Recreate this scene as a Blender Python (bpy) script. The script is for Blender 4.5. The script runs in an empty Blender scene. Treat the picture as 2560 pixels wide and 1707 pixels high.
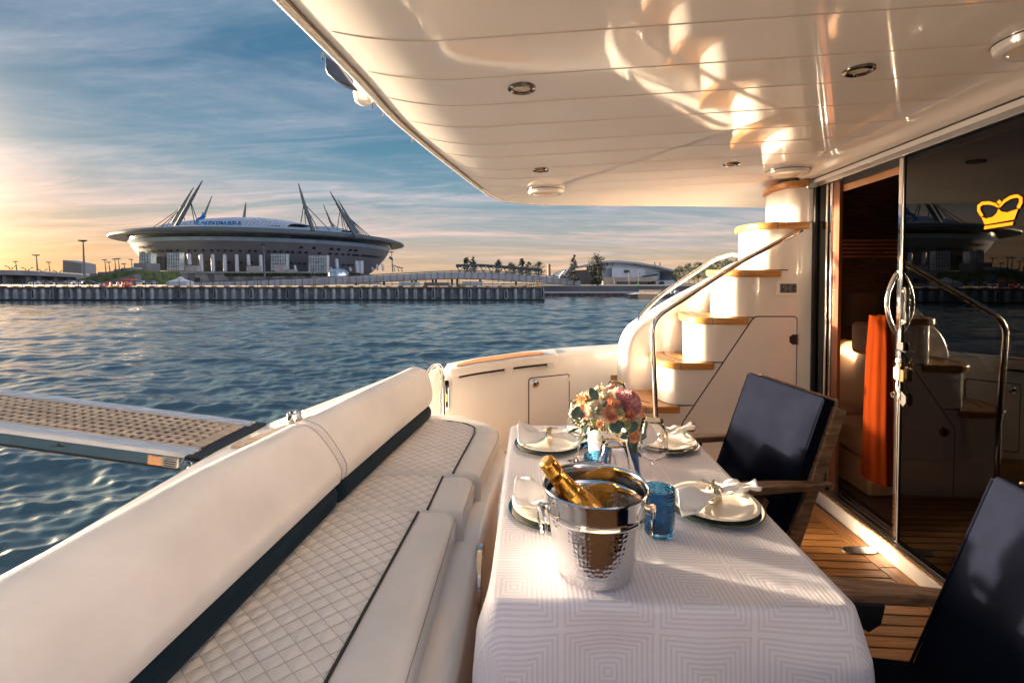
import bpy, bmesh, math, random
import numpy as np
from mathutils import Vector, Matrix, noise

sc = bpy.context.scene
R = math.radians
# ------------------------------------------------------------------ camera
F, HB, HT = 1220.0, 676.0, 707.0      # focal length in photo pixels, deck-plane horizon, true horizon
cam_d = bpy.data.cameras.new('camera'); cam = bpy.data.objects.new('camera', cam_d)
sc.collection.objects.link(cam); sc.camera = cam
cam.location = (0, 0, 1.49); cam.rotation_euler = (R(90), 0, 0)
cam_d.sensor_width = 36; cam_d.lens = F / 2560 * 36
cam_d.shift_y = -(853.5 - HT) / 2560
cam_d.clip_start = 0.05; cam_d.clip_end = 6000
# ------------------------------------------------------------------ sky
SUN_AZ, SUN_EL = R(-66), R(4.2)        # bearing from the view axis (left is negative), elevation
SD = Vector((math.sin(SUN_AZ) * math.cos(SUN_EL), math.cos(SUN_AZ) * math.cos(SUN_EL), math.sin(SUN_EL)))
w = bpy.data.worlds.new('World'); sc.world = w; w.use_nodes = True
nt = w.node_tree; nt.nodes.clear()
def N(t, typ, **kw):
    n = t.nodes.new(typ)
    for k, v in kw.items():
        if k.startswith('i_'):
            n.inputs[int(k[2:])].default_value = v
        else:
            setattr(n, k, v)
    return n
def mth(t, op, a, b=None, c=None, clamp=False):
    n = t.nodes.new('ShaderNodeMath'); n.operation = op; n.use_clamp = clamp
    for i, x in enumerate((a, b, c)):
        if x is None: continue
        if isinstance(x, (int, float)): n.inputs[i].default_value = x
        else: t.links.new(x, n.inputs[i])
    return n.outputs[0]
def mixc(t, fac, a, b, mode='MIX'):
    n = t.nodes.new('ShaderNodeMix'); n.data_type = 'RGBA'; n.blend_type = mode; n.clamp_factor = True
    for s, x in ((n.inputs[0], fac), (n.inputs[6], a), (n.inputs[7], b)):
        if isinstance(x, (int, float)): s.default_value = x
        elif isinstance(x, (tuple, list)): s.default_value = (*x[:3], 1)
        else: t.links.new(x, s)
    return n.outputs[2]
def ramp(t, fac, stops, interp='LINEAR'):
    n = t.nodes.new('ShaderNodeValToRGB'); cr = n.color_ramp; cr.interpolation = interp
    while len(cr.elements) < len(stops): cr.elements.new(0.5)
    for e, (p, c) in zip(cr.elements, stops):
        e.position = p; e.color = (*c, 1) if len(c) == 3 else c
    t.links.new(fac, n.inputs[0]); return n.outputs[0]
def g3(v): return (v, v, v)
tc = N(nt, 'ShaderNodeTexCoord')
sep = N(nt, 'ShaderNodeSeparateXYZ'); nt.links.new(tc.outputs['Generated'], sep.inputs[0])
dx, dy, dz = sep.outputs
elev = mth(nt, 'MAXIMUM', dz, 0.0)
dotn = N(nt, 'ShaderNodeVectorMath', operation='DOT_PRODUCT'); dotn.inputs[1].default_value = SD
nt.links.new(tc.outputs['Generated'], dotn.inputs[0])
ang = mth(nt, 'ARCCOSINE', mth(nt, 'MINIMUM', dotn.outputs['Value'], 0.9999))
# clear sky by height, cooler away from the sun
base = ramp(nt, elev, [(0.0, (0.0744, 0.0528, 0.0312)), (.05, (0.0675, 0.0548, 0.0406)), (.10, (0.0467, 0.0517, 0.0519)), (.17, (0.0243, 0.0423, 0.0534)),
                       (.25, (0.0117, 0.0313, 0.0471)), (.36, (0.0062, 0.0219, 0.0384)), (.6, (0.0070, 0.0219, 0.0369)), (1, (0.0076, 0.0219, 0.0358))])
nish = N(nt, 'ShaderNodeTexSky'); nish.sky_type = 'NISHITA'; nish.sun_disc = False
nish.sun_elevation = SUN_EL; nish.sun_rotation = SUN_AZ; nish.dust_density = 2.0
# cirrus: two stretched noise sheets on a plane high above
den = mth(nt, 'ADD', elev, 0.10)
px_, py_ = mth(nt, 'DIVIDE', dx, den), mth(nt, 'DIVIDE', dy, den)
cmb = N(nt, 'ShaderNodeCombineXYZ'); nt.links.new(px_, cmb.inputs[0]); nt.links.new(py_, cmb.inputs[1])
def cloud(rot, scale, sc_, det, dist, lo, hi, off=(0, 0, 0)):
    mp = N(nt, 'ShaderNodeMapping'); mp.inputs['Rotation'].default_value = (0, 0, R(rot)); mp.inputs['Scale'].default_value = scale
    mp.inputs['Location'].default_value = off
    nt.links.new(cmb.outputs[0], mp.inputs[0])
    nz = N(nt, 'ShaderNodeTexNoise'); nz.inputs['Scale'].default_value = sc_; nz.inputs['Detail'].default_value = det
    nz.inputs['Roughness'].default_value = .62; nz.inputs['Distortion'].default_value = dist
    nt.links.new(mp.outputs[0], nz.inputs[0])
    mr = N(nt, 'ShaderNodeMapRange'); mr.interpolation_type = 'SMOOTHSTEP'
    mr.inputs[1].default_value = lo; mr.inputs[2].default_value = hi
    nt.links.new(nz.outputs[0], mr.inputs[0]); return mr.outputs[0]
c1 = cloud(12, (.42, 1.25, 1), 1.05, 9, 1.0, .40, .70, (5.3, 1.1, 0))
c2 = cloud(-28, (.7, 2.6, 1), 2.0, 9, 1.5, .44, .74, (2, 7, 0))
c3 = cloud(33, (5, 16, 1), 1.6, 3, .8, .45, .75, (1, 4, 0))
cm = mth(nt, 'ADD', mth(nt, 'MULTIPLY', c1, .78), mth(nt, 'MULTIPLY', c2, .30))
cm = mth(nt, 'ADD', cm, mth(nt, 'MULTIPLY', mth(nt, 'MULTIPLY', c3, c1), .25), clamp=True)
ccol = ramp(nt, elev, [(0.0, (0.1368, 0.0800, 0.0468)), (.06, (0.1396, 0.0887, 0.0665)), (.12, (0.1201, 0.0887, 0.0840)), (.20, (0.0698, 0.0711, 0.0798)),
                       (.38, (0.0402, 0.0505, 0.0665)), (1, (0.0447, 0.0542, 0.0691))])
cm = mth(nt, 'MULTIPLY', cm, ramp(nt, elev, [(.0, g3(1)), (.16, g3(.95)), (.26, g3(.70)), (.36, g3(.66)), (1, g3(.7))]))
sky = mixc(nt, cm, base, ccol)
# darker grey stratus bars low over the horizon
c4 = cloud(4, (.22, 2.6, 1), 1.3, 7, .5, .46, .66, (8, 2, 0))
low = ramp(nt, elev, [(.0, g3(.5)), (.05, g3(1)), (.13, g3(1)), (.2, g3(0))])
sky = mixc(nt, mth(nt, 'MULTIPLY', mth(nt, 'MULTIPLY', c4, low), .55), sky, (.062, .061, .067))
# unseen sky opposite the sunset: front-lit pale lilac clouds, brightened as added fill light
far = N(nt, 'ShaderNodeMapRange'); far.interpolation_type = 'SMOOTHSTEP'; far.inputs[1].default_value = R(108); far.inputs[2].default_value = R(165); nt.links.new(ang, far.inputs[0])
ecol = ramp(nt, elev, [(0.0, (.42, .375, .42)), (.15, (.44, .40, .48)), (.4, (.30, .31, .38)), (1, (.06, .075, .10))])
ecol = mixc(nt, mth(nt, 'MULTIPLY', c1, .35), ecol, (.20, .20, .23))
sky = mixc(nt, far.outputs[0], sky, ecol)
# glow round the sun, strongest at the horizon
glow = mth(nt, 'MULTIPLY', mth(nt, 'EXPONENT', mth(nt, 'MULTIPLY', ang, -1 / .040)), 270.0)
wide = mth(nt, 'MULTIPLY', mth(nt, 'EXPONENT', mth(nt, 'MULTIPLY', ang, -1 / .26)), 2.4)
hz = mth(nt, 'EXPONENT', mth(nt, 'MULTIPLY', elev, -11.0))
wide = mth(nt, 'MULTIPLY', wide, hz)
gcol = mixc(nt, 1.0, (0, 0, 0), (1.0, .50, .10))
sky = mixc(nt, mth(nt, 'MULTIPLY', wide, .8, clamp=True), sky, (.19, .080, .008))
vm = N(nt, 'ShaderNodeVectorMath', operation='SCALE'); vm.inputs[0].default_value = (1, .74, .48); nt.links.new(glow, vm.inputs[3])
add1 = N(nt, 'ShaderNodeVectorMath', operation='ADD'); nt.links.new(sky, add1.inputs[0]); nt.links.new(vm.outputs[0], add1.inputs[1])
ns = N(nt, 'ShaderNodeVectorMath', operation='SCALE'); nt.links.new(nish.outputs[0], ns.inputs[0]); ns.inputs[3].default_value = .002
add2 = N(nt, 'ShaderNodeVectorMath', operation='ADD'); nt.links.new(add1.outputs[0], add2.inputs[0]); nt.links.new(ns.outputs[0], add2.inputs[1])
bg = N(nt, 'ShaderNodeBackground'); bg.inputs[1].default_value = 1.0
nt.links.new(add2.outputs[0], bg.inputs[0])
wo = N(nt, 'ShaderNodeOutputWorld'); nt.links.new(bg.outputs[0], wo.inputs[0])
# ------------------------------------------------------------------ sun, exposure
sl = bpy.data.lights.new('sun', 'SUN'); sun = bpy.data.objects.new('sun', sl); sc.collection.objects.link(sun)
sl.energy = 2.7; sl.angle = R(1.6); sl.color = (1, .77, .53)
sun.rotation_euler = (-SD).to_track_quat('-Z', 'Y').to_euler(); sun.location = SD * 50
sc.view_settings.view_transform = 'Standard'; sc.view_settings.look = 'None'
sc.view_settings.gamma = 1; sc.view_settings.use_curve_mapping = False
sc.view_settings.exposure = 2.98
sc.render.engine = 'CYCLES'
cy = sc.cycles; cy.use_denoising = True; cy.denoiser = 'OPENIMAGEDENOISE'
cy.max_bounces = 10; cy.diffuse_bounces = 5; cy.glossy_bounces = 5; cy.transmission_bounces = 8; cy.transparent_max_bounces = 12
cy.caustics_reflective = True; cy.caustics_refractive = True; cy.blur_glossy = 1.0; cy.sample_clamp_indirect = 12.0
# ------------------------------------------------------------------ helpers
random.seed(7)
COL = sc.collection
W = {}
BOAT = []                      # top-level things that stand on the yacht (it sits a little off level)
def link(o, parent=None, local=False):
    COL.objects.link(o)
    if parent is not None:
        o.parent = parent
        if local: W[o.name] = W.get(parent.name, Matrix())
        else:
            o.matrix_parent_inverse = W.get(parent.name, Matrix()).inverted(); W[o.name] = Matrix()
    else:
        W[o.name] = o.matrix_basis.copy()
    return o
def tag(o, label=None, cat=None, group=None, kind=None):
    if label: o['label'] = label
    if cat: o['category'] = cat
    if group: o['group'] = group
    if kind: o['kind'] = kind
    return o
def thing(name, label, cat, loc=(0, 0, 0), rz=0, group=None, boat=True):
    o = bpy.data.objects.new(name, None); o.empty_display_size = .1
    o.matrix_basis = Matrix.Translation(loc) @ Matrix.Rotation(rz, 4, 'Z')
    COL.objects.link(o); W[o.name] = o.matrix_basis.copy()
    if boat: BOAT.append(o)
    return tag(o, label, cat, group)
def children(o): return [c for c in bpy.data.objects if c.parent is o]
def copy_tree(o, parent=None):
    c = o.copy(); COL.objects.link(c)
    if parent is not None: c.parent = parent
    W[c.name] = W.get(o.name, Matrix()).copy()
    for ch in children(o): copy_tree(ch, c)
    return c
class MB:
    def __init__(s): s.v = []; s.f = []; s.uv = None
    def add(s, vs, fs):
        k = len(s.v); s.v += [tuple(p) for p in vs]; s.f += [tuple(i + k for i in f) for f in fs]; return s
    def box(s, a, b, M=None):
        x0, y0, z0 = a; x1, y1, z1 = b
        vs = [Vector(p) for p in ((x0, y0, z0), (x1, y0, z0), (x1, y1, z0), (x0, y1, z0), (x0, y0, z1), (x1, y0, z1), (x1, y1, z1), (x0, y1, z1))]
        if M is not None: vs = [M @ p for p in vs]
        return s.add(vs, [(0, 3, 2, 1), (4, 5, 6, 7), (0, 1, 5, 4), (1, 2, 6, 5), (2, 3, 7, 6), (3, 0, 4, 7)])
    def beam(s, p, q, wd, ht, up=(0, 0, 1)):
        p, q = Vector(p), Vector(q); d = (q - p).normalized(); up = Vector(up)
        sd = d.cross(up)
        if sd.length < 1e-4: sd = d.cross(Vector((1, 0, 0)))
        sd.normalize(); u2 = sd.cross(d)
        a, b = sd * wd / 2, u2 * ht / 2
        vs = [p - a - b, p + a - b, p + a + b, p - a + b, q - a - b, q + a - b, q + a + b, q - a + b]
        return s.add(vs, [(0, 1, 2, 3), (4, 7, 6, 5), (0, 4, 5, 1), (1, 5, 6, 2), (2, 6, 7, 3), (3, 7, 4, 0)])
    def tube(s, path, r, seg=12, closed=False, radii=None):
        pts = [Vector(p) for p in path]; n = len(pts); vs = []; fs = []
        t0 = (pts[1] - pts[0]).normalized()
        nrm = t0.orthogonal().normalized()
        prev = t0
        for i, p in enumerate(pts):
            if closed: t = (pts[(i + 1) % n] - pts[i - 1]).normalized()
            else: t = (pts[min(i + 1, n - 1)] - pts[max(i - 1, 0)]).normalized()
            ax = prev.cross(t)
            if ax.length > 1e-6: nrm = Matrix.Rotation(prev.angle(t), 3, ax.normalized()) @ nrm
            nrm = (nrm - t * nrm.dot(t)).normalized(); prev = t
            b = t.cross(nrm); rr = radii[i] if radii else r
            for k in range(seg):
                a = 2 * math.pi * k / seg
                vs.append(p + (nrm * math.cos(a) + b * math.sin(a)) * rr)
        m = n if closed else n - 1
        for i in range(m):
            j = (i + 1) % n
            for k in range(seg):
                l = (k + 1) % seg
                fs.append((i * seg + k, i * seg + l, j * seg + l, j * seg + k))
        if not closed:
            fs.append(tuple(range(seg - 1, -1, -1))); fs.append(tuple((n - 1) * seg + k for k in range(seg)))
        return s.add(vs, fs)
    def lathe(s, prof, seg=32, c=(0, 0, 0), M=None, a0=0, a1=2 * math.pi):
        full = abs(a1 - a0 - 2 * math.pi) < 1e-6; vs = []; fs = []; n = len(prof); m = seg if full else seg + 1
        for k in range(m):
            a = a0 + (a1 - a0) * k / seg
            for r, z in prof:
                p = Vector((r * math.cos(a), r * math.sin(a), z))
                if M is not None: p = M @ p
                vs.append(p + Vector(c))
        for k in range(seg):
            l = (k + 1) % m
            for i in range(n - 1):
                q = [k * n + i, l * n + i, l * n + i + 1, k * n + i + 1]
                if prof[i][0] < 1e-9: q = [k * n + i, l * n + i + 1, k * n + i + 1]
                elif prof[i + 1][0] < 1e-9: q = [k * n + i, l * n + i, k * n + i + 1]
                fs.append(tuple(q))
        return s.add(vs, fs)
    def prism(s, poly, v, M=None):
        v = Vector(v); a = [Vector(p) if len(p) == 3 else Vector((p[0], p[1], 0)) for p in poly]; n = len(a)
        b = [p + v for p in a]; vs = a + b
        if M is not None: vs = [M @ p for p in vs]
        return s.add(vs, [tuple(range(n - 1, -1, -1)), tuple(range(n, 2 * n))] + [(i, (i + 1) % n, n + (i + 1) % n, n + i) for i in range(n)])
    def grid(s, fn, nu, nv, cu=False):
        vs = [fn(i / (nu if cu else nu - 1), j / (nv - 1)) for i in range(nu) for j in range(nv)]
        fs = []
        for i in range(nu if cu else nu - 1):
            for j in range(nv - 1):
                a, b = i * nv, ((i + 1) % nu) * nv
                fs.append((a + j, b + j, b + j + 1, a + j + 1))
        return s.add(vs, fs)
    def loft(s, rings, closed_ring=True, caps=True):
        n = len(rings[0]); vs = [p for r in rings for p in r]; fs = []
        for i in range(len(rings) - 1):
            for k in range(n if closed_ring else n - 1):
                l = (k + 1) % n
                fs.append((i * n + k, i * n + l, (i + 1) * n + l, (i + 1) * n + k))
        if caps and closed_ring:
            fs.append(tuple(range(n - 1, -1, -1))); fs.append(tuple((len(rings) - 1) * n + k for k in range(n)))
        return s.add(vs, fs)
    def xf(s, M):
        s.v = [tuple(M @ Vector(p)) for p in s.v]; return s
    def build(s, name, mat, parent=None, smooth=35, bevel=0, bseg=2, local=False, boat=True, solid=0, sub=0, weld=False):
        me = bpy.data.meshes.new(name); me.from_pydata([tuple(p) for p in s.v], [], s.f)
        bm = bmesh.new(); bm.from_mesh(me)
        if weld: bmesh.ops.remove_doubles(bm, verts=bm.verts, dist=1e-5)
        bmesh.ops.recalc_face_normals(bm, faces=bm.faces); bm.to_mesh(me); bm.free()
        if s.uv is not None:
            ul = me.uv_layers.new(name='UVMap')
            for lp in me.loops: ul.data[lp.index].uv = s.uv[lp.vertex_index]
        me.materials.append(mat)
        if smooth:
            me.shade_smooth()
            if smooth < 179: me.set_sharp_from_angle(angle=R(smooth))
        o = bpy.data.objects.new(name, me); link(o, parent, local)
        if parent is None and boat: BOAT.append(o)
        if solid: m = o.modifiers.new('solid', 'SOLIDIFY'); m.thickness = solid; m.offset = 0
        if bevel:
            m = o.modifiers.new('bevel', 'BEVEL'); m.width = bevel; m.segments = bseg; m.limit_method = 'ANGLE'; m.angle_limit = R(40)
            m.harden_normals = False
        if sub: m = o.modifiers.new('sub', 'SUBSURF'); m.levels = sub; m.render_levels = sub
        return o
def inst(src, name, parent, M, local=True):
    """another object that shares the mesh of src"""
    o = bpy.data.objects.new(name, src.data); COL.objects.link(o); o.parent = parent
    if not local: o.matrix_parent_inverse = W.get(parent.name, Matrix()).inverted()
    o.matrix_basis = M; W[o.name] = M
    for m in src.modifiers:
        n = o.modifiers.new(m.name, m.type)
        if m.type == 'BEVEL': n.width = m.width; n.segments = m.segments; n.limit_method = 'ANGLE'; n.angle_limit = m.angle_limit
    return o
def PT(u, v, d): return Vector(((u - 1280) / F * d, d, 1.49 + (HT - v) / F * d))     # true-horizon frame (background)
def PBt(u, v, d): return Vector(((u - 1280) / F * d, d, 1.49 + (HB - v) / F * d))    # boat frame
def lerp(a, b, t): return a + (b - a) * t
def interp(x, tab):
    if x <= tab[0][0]: return tab[0][1]
    for (a, p), (b, q) in zip(tab, tab[1:]):
        if x <= b: return lerp(p, q, (x - a) / (b - a))
    return tab[-1][1]
def smooth_path(pts, n=8):
    """Catmull-Rom through the points"""
    P = [Vector(p) for p in pts]; P = [2 * P[0] - P[1]] + P + [2 * P[-1] - P[-2]]; out = []
    for i in range(1, len(P) - 2):
        for k in range(n):
            t = k / n; a, b, c, d = P[i - 1:i + 3]
            out.append(.5 * ((2 * b) + (c - a) * t + (2 * a - 5 * b + 4 * c - d) * t * t + (3 * b - a - 3 * c + d) * t ** 3))
    out.append(P[-2]); return out
def fillet(pts, r, n=6):
    P = [Vector(p) for p in pts]; out = [P[0]]
    for a, b, c in zip(P, P[1:], P[2:]):
        u, v = (a - b), (c - b); k = min(r, u.length * .45, v.length * .45)
        p, q = b + u.normalized() * k, b + v.normalized() * k
        for i in range(n + 1):
            t = i / n; out.append((1 - t) ** 2 * p + 2 * t * (1 - t) * b + t * t * q)
    out.append(P[-1]); return out
def rrect(x0, y0, x1, y1, r, n=5):
    out = []
    for cx, cy, a in ((x1 - r, y1 - r, 0), (x0 + r, y1 - r, 90), (x0 + r, y0 + r, 180), (x1 - r, y0 + r, 270)):
        for k in range(n + 1):
            t = R(a + 90 * k / n); out.append((cx + r * math.cos(t), cy + r * math.sin(t)))
    return out
# ------------------------------------------------------------------ materials
MATS = {}
def mat(name, col, rough=.5, metal=0., var=.06, vscale=6., bump=0., bscale=80., ior=1.5, trans=0., coat=0., stretch=None,
        rand=0., rvar=0., alpha=1., sheen=0., detail=4., col2=None, bdist=.002, mode='Object'):
    if name in MATS: return MATS[name]
    m = bpy.data.materials.new(name); m.use_nodes = True; t = m.node_tree; b = t.nodes['Principled BSDF']
    b.inputs['Roughness'].default_value = rough; b.inputs['Metallic'].default_value = metal; b.inputs['IOR'].default_value = ior
    b.inputs['Transmission Weight'].default_value = trans; b.inputs['Coat Weight'].default_value = coat; b.inputs['Coat Roughness'].default_value = .04
    if sheen: b.inputs['Sheen Weight'].default_value = sheen
    tcn = N(t, 'ShaderNodeTexCoord'); vec = tcn.outputs[mode]
    if stretch:
        mp = N(t, 'ShaderNodeMapping'); mp.inputs['Scale'].default_value = stretch; t.links.new(vec, mp.inputs[0]); vec = mp.outputs[0]
    if var or col2 or rvar:
        nz = N(t, 'ShaderNodeTexNoise'); nz.inputs['Scale'].default_value = vscale; nz.inputs['Detail'].default_value = detail
        nz.inputs['Roughness'].default_value = .6; t.links.new(vec, nz.inputs[0]); nf = nz.outputs[0]
        a = tuple(max(0, c * (1 - var * 2)) for c in col); c2 = col2 or tuple(min(1, c * (1 + var * 2)) for c in col)
        f = N(t, 'ShaderNodeMapRange'); f.inputs[1].default_value = .3; f.inputs[2].default_value = .7; t.links.new(nf, f.inputs[0])
        cc = mixc(t, f.outputs[0], a, c2)
        if rand:
            oi = N(t, 'ShaderNodeObjectInfo')
            hs = N(t, 'ShaderNodeHueSaturation'); t.links.new(cc, hs.inputs['Color'])
            t.links.new(mth(t, 'ADD', mth(t, 'MULTIPLY', oi.outputs['Random'], rand * 2), 1 - rand), hs.inputs['Value']); cc = hs.outputs[0]
        t.links.new(cc, b.inputs['Base Color'])
        if rvar: t.links.new(mth(t, 'ADD', mth(t, 'MULTIPLY', f.outputs[0], rvar * 2), rough - rvar, clamp=True), b.inputs['Roughness'])
    else: b.inputs['Base Color'].default_value = (*col, 1)
    if bump:
        n2 = N(t, 'ShaderNodeTexNoise'); n2.inputs['Scale'].default_value = bscale; n2.inputs['Detail'].default_value = 3; t.links.new(vec, n2.inputs[0])
        bp = N(t, 'ShaderNodeBump'); bp.inputs['Strength'].default_value = bump; bp.inputs['Distance'].default_value = bdist
        t.links.new(n2.outputs[0], bp.inputs['Height']); t.links.new(bp.outputs[0], b.inputs['Normal'])
    MATS[name] = m; return m
GEL = mat('gelcoat', (.87, .84, .80), .10, var=.015, vscale=3, bump=.10, bscale=2.2, bdist=.004, coat=.4, rvar=.03)
CEIL = mat('ceiling_gelcoat', (.90, .85, .80), .055, var=.01, vscale=2, bump=.06, bscale=2.2, bdist=.004, ior=1.6)
LEA = mat('cream_vinyl', (.82, .78, .74), .40, var=.045, vscale=3.0, detail=8, bump=.5, bscale=26, bdist=.0016, rvar=.10)
NAVYL = mat('navy_vinyl', (.004, .020, .036), .6, var=.1, bump=.2, bscale=400, bdist=.0005, ior=1.25)
PIPE = mat('black_piping', (.008, .012, .016), .45, var=.1)
TEAK = mat('teak', (.42, .19, .055), .42, var=.22, vscale=2.0, stretch=(2.2, 34, 34), bump=.25, bscale=5, rand=.16, rvar=.06)
TEAKY = mat('teak_y', (.42, .19, .055), .42, var=.22, vscale=2.0, stretch=(34, 2.2, 34), bump=.25, bscale=5, rand=.16)
TEAKG = mat('teak_tread', (.52, .25, .07), .30, var=.16, vscale=2.0, stretch=(3, 26, 40), bump=.15, bscale=5, rand=.08, coat=.2)
TEAKP = mat('teak_pale', (.37, .30, .24), .6, var=.18, vscale=2.0, stretch=(3, 40, 40), bump=.3, bscale=6, rand=.1)
TEAKW = mat('teak_weathered', (.21, .115, .062), .58, var=.3, vscale=2.4, stretch=(4, 30, 30), bump=.4, bscale=6, rand=.12)
CAULK = mat('caulk', (.012, .010, .009), .6, var=.1)
CHR = mat('chrome', (.80, .79, .77), .06, 1, var=.02, rvar=.02)
STEEL = mat('brushed_steel', (.66, .66, .66), .22, 1, var=.04, stretch=(2, 60, 60), bump=.05)
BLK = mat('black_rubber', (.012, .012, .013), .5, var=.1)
ALU = mat('anodised_track', (.17, .16, .15), .28, 1, var=.1)
NAVY = mat('navy_canvas', (.0066, .0084, .0165), .95, var=.10, vscale=9, detail=9, bump=.5, bscale=9, bdist=.005, ior=1.05)
CLOTHW = mat('white_napkin', (.82, .80, .80), .8, var=.02, bump=.3, bscale=500, bdist=.0006)
PORC = mat('cream_porcelain', (.80, .76, .68), .12, var=.01, coat=.5)
CHARG = mat('dark_green_charger', (.006, .028, .030), .07, var=.1, coat=1)
GOLD = mat('gold', (.92, .62, .20), .16, 1, var=.05)
SILV = mat('champagne_metal', (.80, .70, .54), .22, 1, var=.1, bump=.5, bscale=900, bdist=.0006)
GLASS = mat('clear_glass', (1, 1, 1), 0, var=0, trans=1, ior=1.46)
BLUEG = mat('blue_glass', (.10, .36, .62), .03, var=0, trans=1, ior=1.48)
FOIL = mat('gold_foil', (.78, .40, .07), .26, 1, var=.15, vscale=30, bump=.6, bscale=70, bdist=.003)
BOTG = mat('bottle_label_gold', (.72, .36, .07), .3, .85, var=.1)
WHITEP = mat('white_paper_pot', (.80, .76, .74), .55, var=.03)
DKG = mat('tinted_glass', (.03, .036, .036), 0.0, var=0, trans=1, ior=1.47)
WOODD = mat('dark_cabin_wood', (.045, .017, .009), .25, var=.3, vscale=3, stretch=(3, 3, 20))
BEIGE = mat('beige_cabin_leather', (.46, .25, .13), .45, var=.06)
ORANGE = mat('orange_light_streak', (.085, .012, .0015), .9, var=.12, stretch=(30,30,1), ior=1.08)  # orange of the light streak, put into the colour
YEL = mat('crown_yellow', (.26, .078, .003), .9, var=.02, ior=1.1)
# ================================================================== THE YACHT'S COCKPIT (boat frame, deck z = 0)
def struct(o, name=None):
    o['kind'] = 'structure'; return o
# ---- deck: black caulking bed, each teak plank laid on it
m = MB(); m.box((-1.3, -.6, -.06), (1.97, 4.4, -.008)); deck = struct(m.build('deck', CAULK))
TH = R(-3.7); RZ = Matrix.Rotation(TH, 4, 'Z')
pk = {}
y = -.3; i = 0
while y < 4.25:
    # plank runs fore and aft, butt ends trimmed along the margin board
    xr = 1.838; m = MB()
    def ptx(x, yy): return (x, yy - math.tan(-TH) * x)
    a, b = y, y + .0560
    m.prism([(*ptx(-1.25, a), -.007), (*ptx(xr, a), -.007), (*ptx(xr, b), -.007), (*ptx(-1.25, b), -.007)], (0, 0, .0075))
    o = m.build('plank', TEAK, deck, smooth=0, bevel=.0012, bseg=1)
    y += .0655; i += 1
for a, b in ((-.4, .9), (.905, 2.41), (2.415, 3.27)):
    m = MB(); m.prism([(1.842, a, -.007), (1.936, a, -.007), (1.936, b, -.007), (1.842, b, -.007)], (0, 0, .0078)); m.build('margin_plank', TEAKY, deck, smooth=0, bevel=.001, bseg=1)
# flush oval deck plate
pl = thing('deck_plate', 'flush oval steel plate set in the teak deck by the glass door', 'deck plate', (1.85, 2.56, 0))
m = MB(); pts = []
for k in range(40):
    a = 2 * math.pi * k / 40; c, s_ = math.cos(a), math.sin(a)
    pts.append((math.copysign(abs(c) ** .6, c) * .085, math.copysign(abs(s_) ** .8, s_) * .032, .001))
m.prism(pts, (0, 0, .004)); m.build('lid', STEEL, pl, local=True, bevel=.001)
m = MB(); m.tube([(p[0] * 1.05, p[1] * 1.1, .002) for p in pts], .003, 6, closed=True); m.build('rim', BLK, pl, local=True)
# ---- flybridge overhang, the glossy ceiling over the cockpit
lip = [(-.50, -.42), (-.60, -.36), (-.65, -.2), (-.655, .2), (-.64, .7), (-.605, 1.209), (-.559, 1.669), (-.51, 2.225), (-.36, 2.97), (-.231, 3.52), (-.155, 3.71), (-.057, 3.83), (.193, 3.935), (.80, 4.03), (1.5, 4.22), (2.29, 4.48), (2.6, 4.6)]
lipc = [Vector((p.x, p.y)) for p in smooth_path([(a, b, 0) for a, b in lip], 6)]
def lipn(i):
    t = (lipc[min(i + 1, len(lipc) - 1)] - lipc[max(i - 1, 0)]).normalized(); return Vector((t.y, -t.x))
LN = [lipn(i) for i in range(len(lipc))]
def zc(x, y): return 2.17 + .046 * x - .035 * y
def brim(q):                                # the edge turns up along the stern, droops over the side
    if q.x > -.1: return interp(q.x, [(-.1, -.01), (.2, -.03), (.8, -.05), (2.3, -.06)])
    return interp(q.y, [(2.3, .06), (2.97, .04), (3.52, .02), (3.83, -.01)])
EB = [brim(p) for p in lipc]
def cove(d, e): t = max(0, min(1, (d - .05) / .36)); return e * (1 - t) ** 2.0
rings = []
for d, dz in [(-.005, .45), (-.004, .06), (.0, .018), (.006, .004), (.014, 0), (.034, .0), (.038, .006), (.046, .006), (.05, 0)] + [(q, None) for q in (.07, .10, .14, .18, .22, .27, .32, .37, .41)]:
    r = []
    for p, n, e in zip(lipc, LN, EB):
        q = p + n * d; z0 = zc(q.x, q.y)
        r.append((q.x, q.y, z0 + e + dz if dz is not None else z0 + cove(d, e)))
    rings.append(r)
m = MB(); m.loft(rings, closed_ring=False)
inner = rings[-1]; k0 = len(m.v) - len(inner)
ex = [(2.7, inner[-1][1]), (2.7, -.42)]
m.v += [(a, b, zc(a, b)) for a, b in ex]; n = len(inner)
cen = len(m.v); m.v.append((1.6, 1.4, zc(1.6, 1.4))); loop_ = [k0 + j for j in range(n)] + [cen - 2, cen - 1]
m.f += [(loop_[q], loop_[(q + 1) % len(loop_)], cen) for q in range(len(loop_))]
ceiling = struct(m.build('ceiling', CEIL, smooth=60))
m = MB(); m.tube([(p.x + n.x * .042, p.y + n.y * .042, zc(p.x, p.y) + e + .002) for p, n, e in zip(lipc, LN, EB)][:int(len(lipc) * .56)], .006, 6)
m.build('awning_track', mat('grey_track', (.26, .21, .16), .4), ceiling)
m = MB(); m.box((-.62, -.4, 2.50), (2.7, 3.75, 2.56)); m.build('upper_deck', GEL, ceiling)
def lipdist(x, y):
    p = Vector((x, y)); return min(((p - q).length, e) for q, e in zip(lipc, EB))
GRV = mat('groove_line', (.80, .67, .55), .35)
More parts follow.
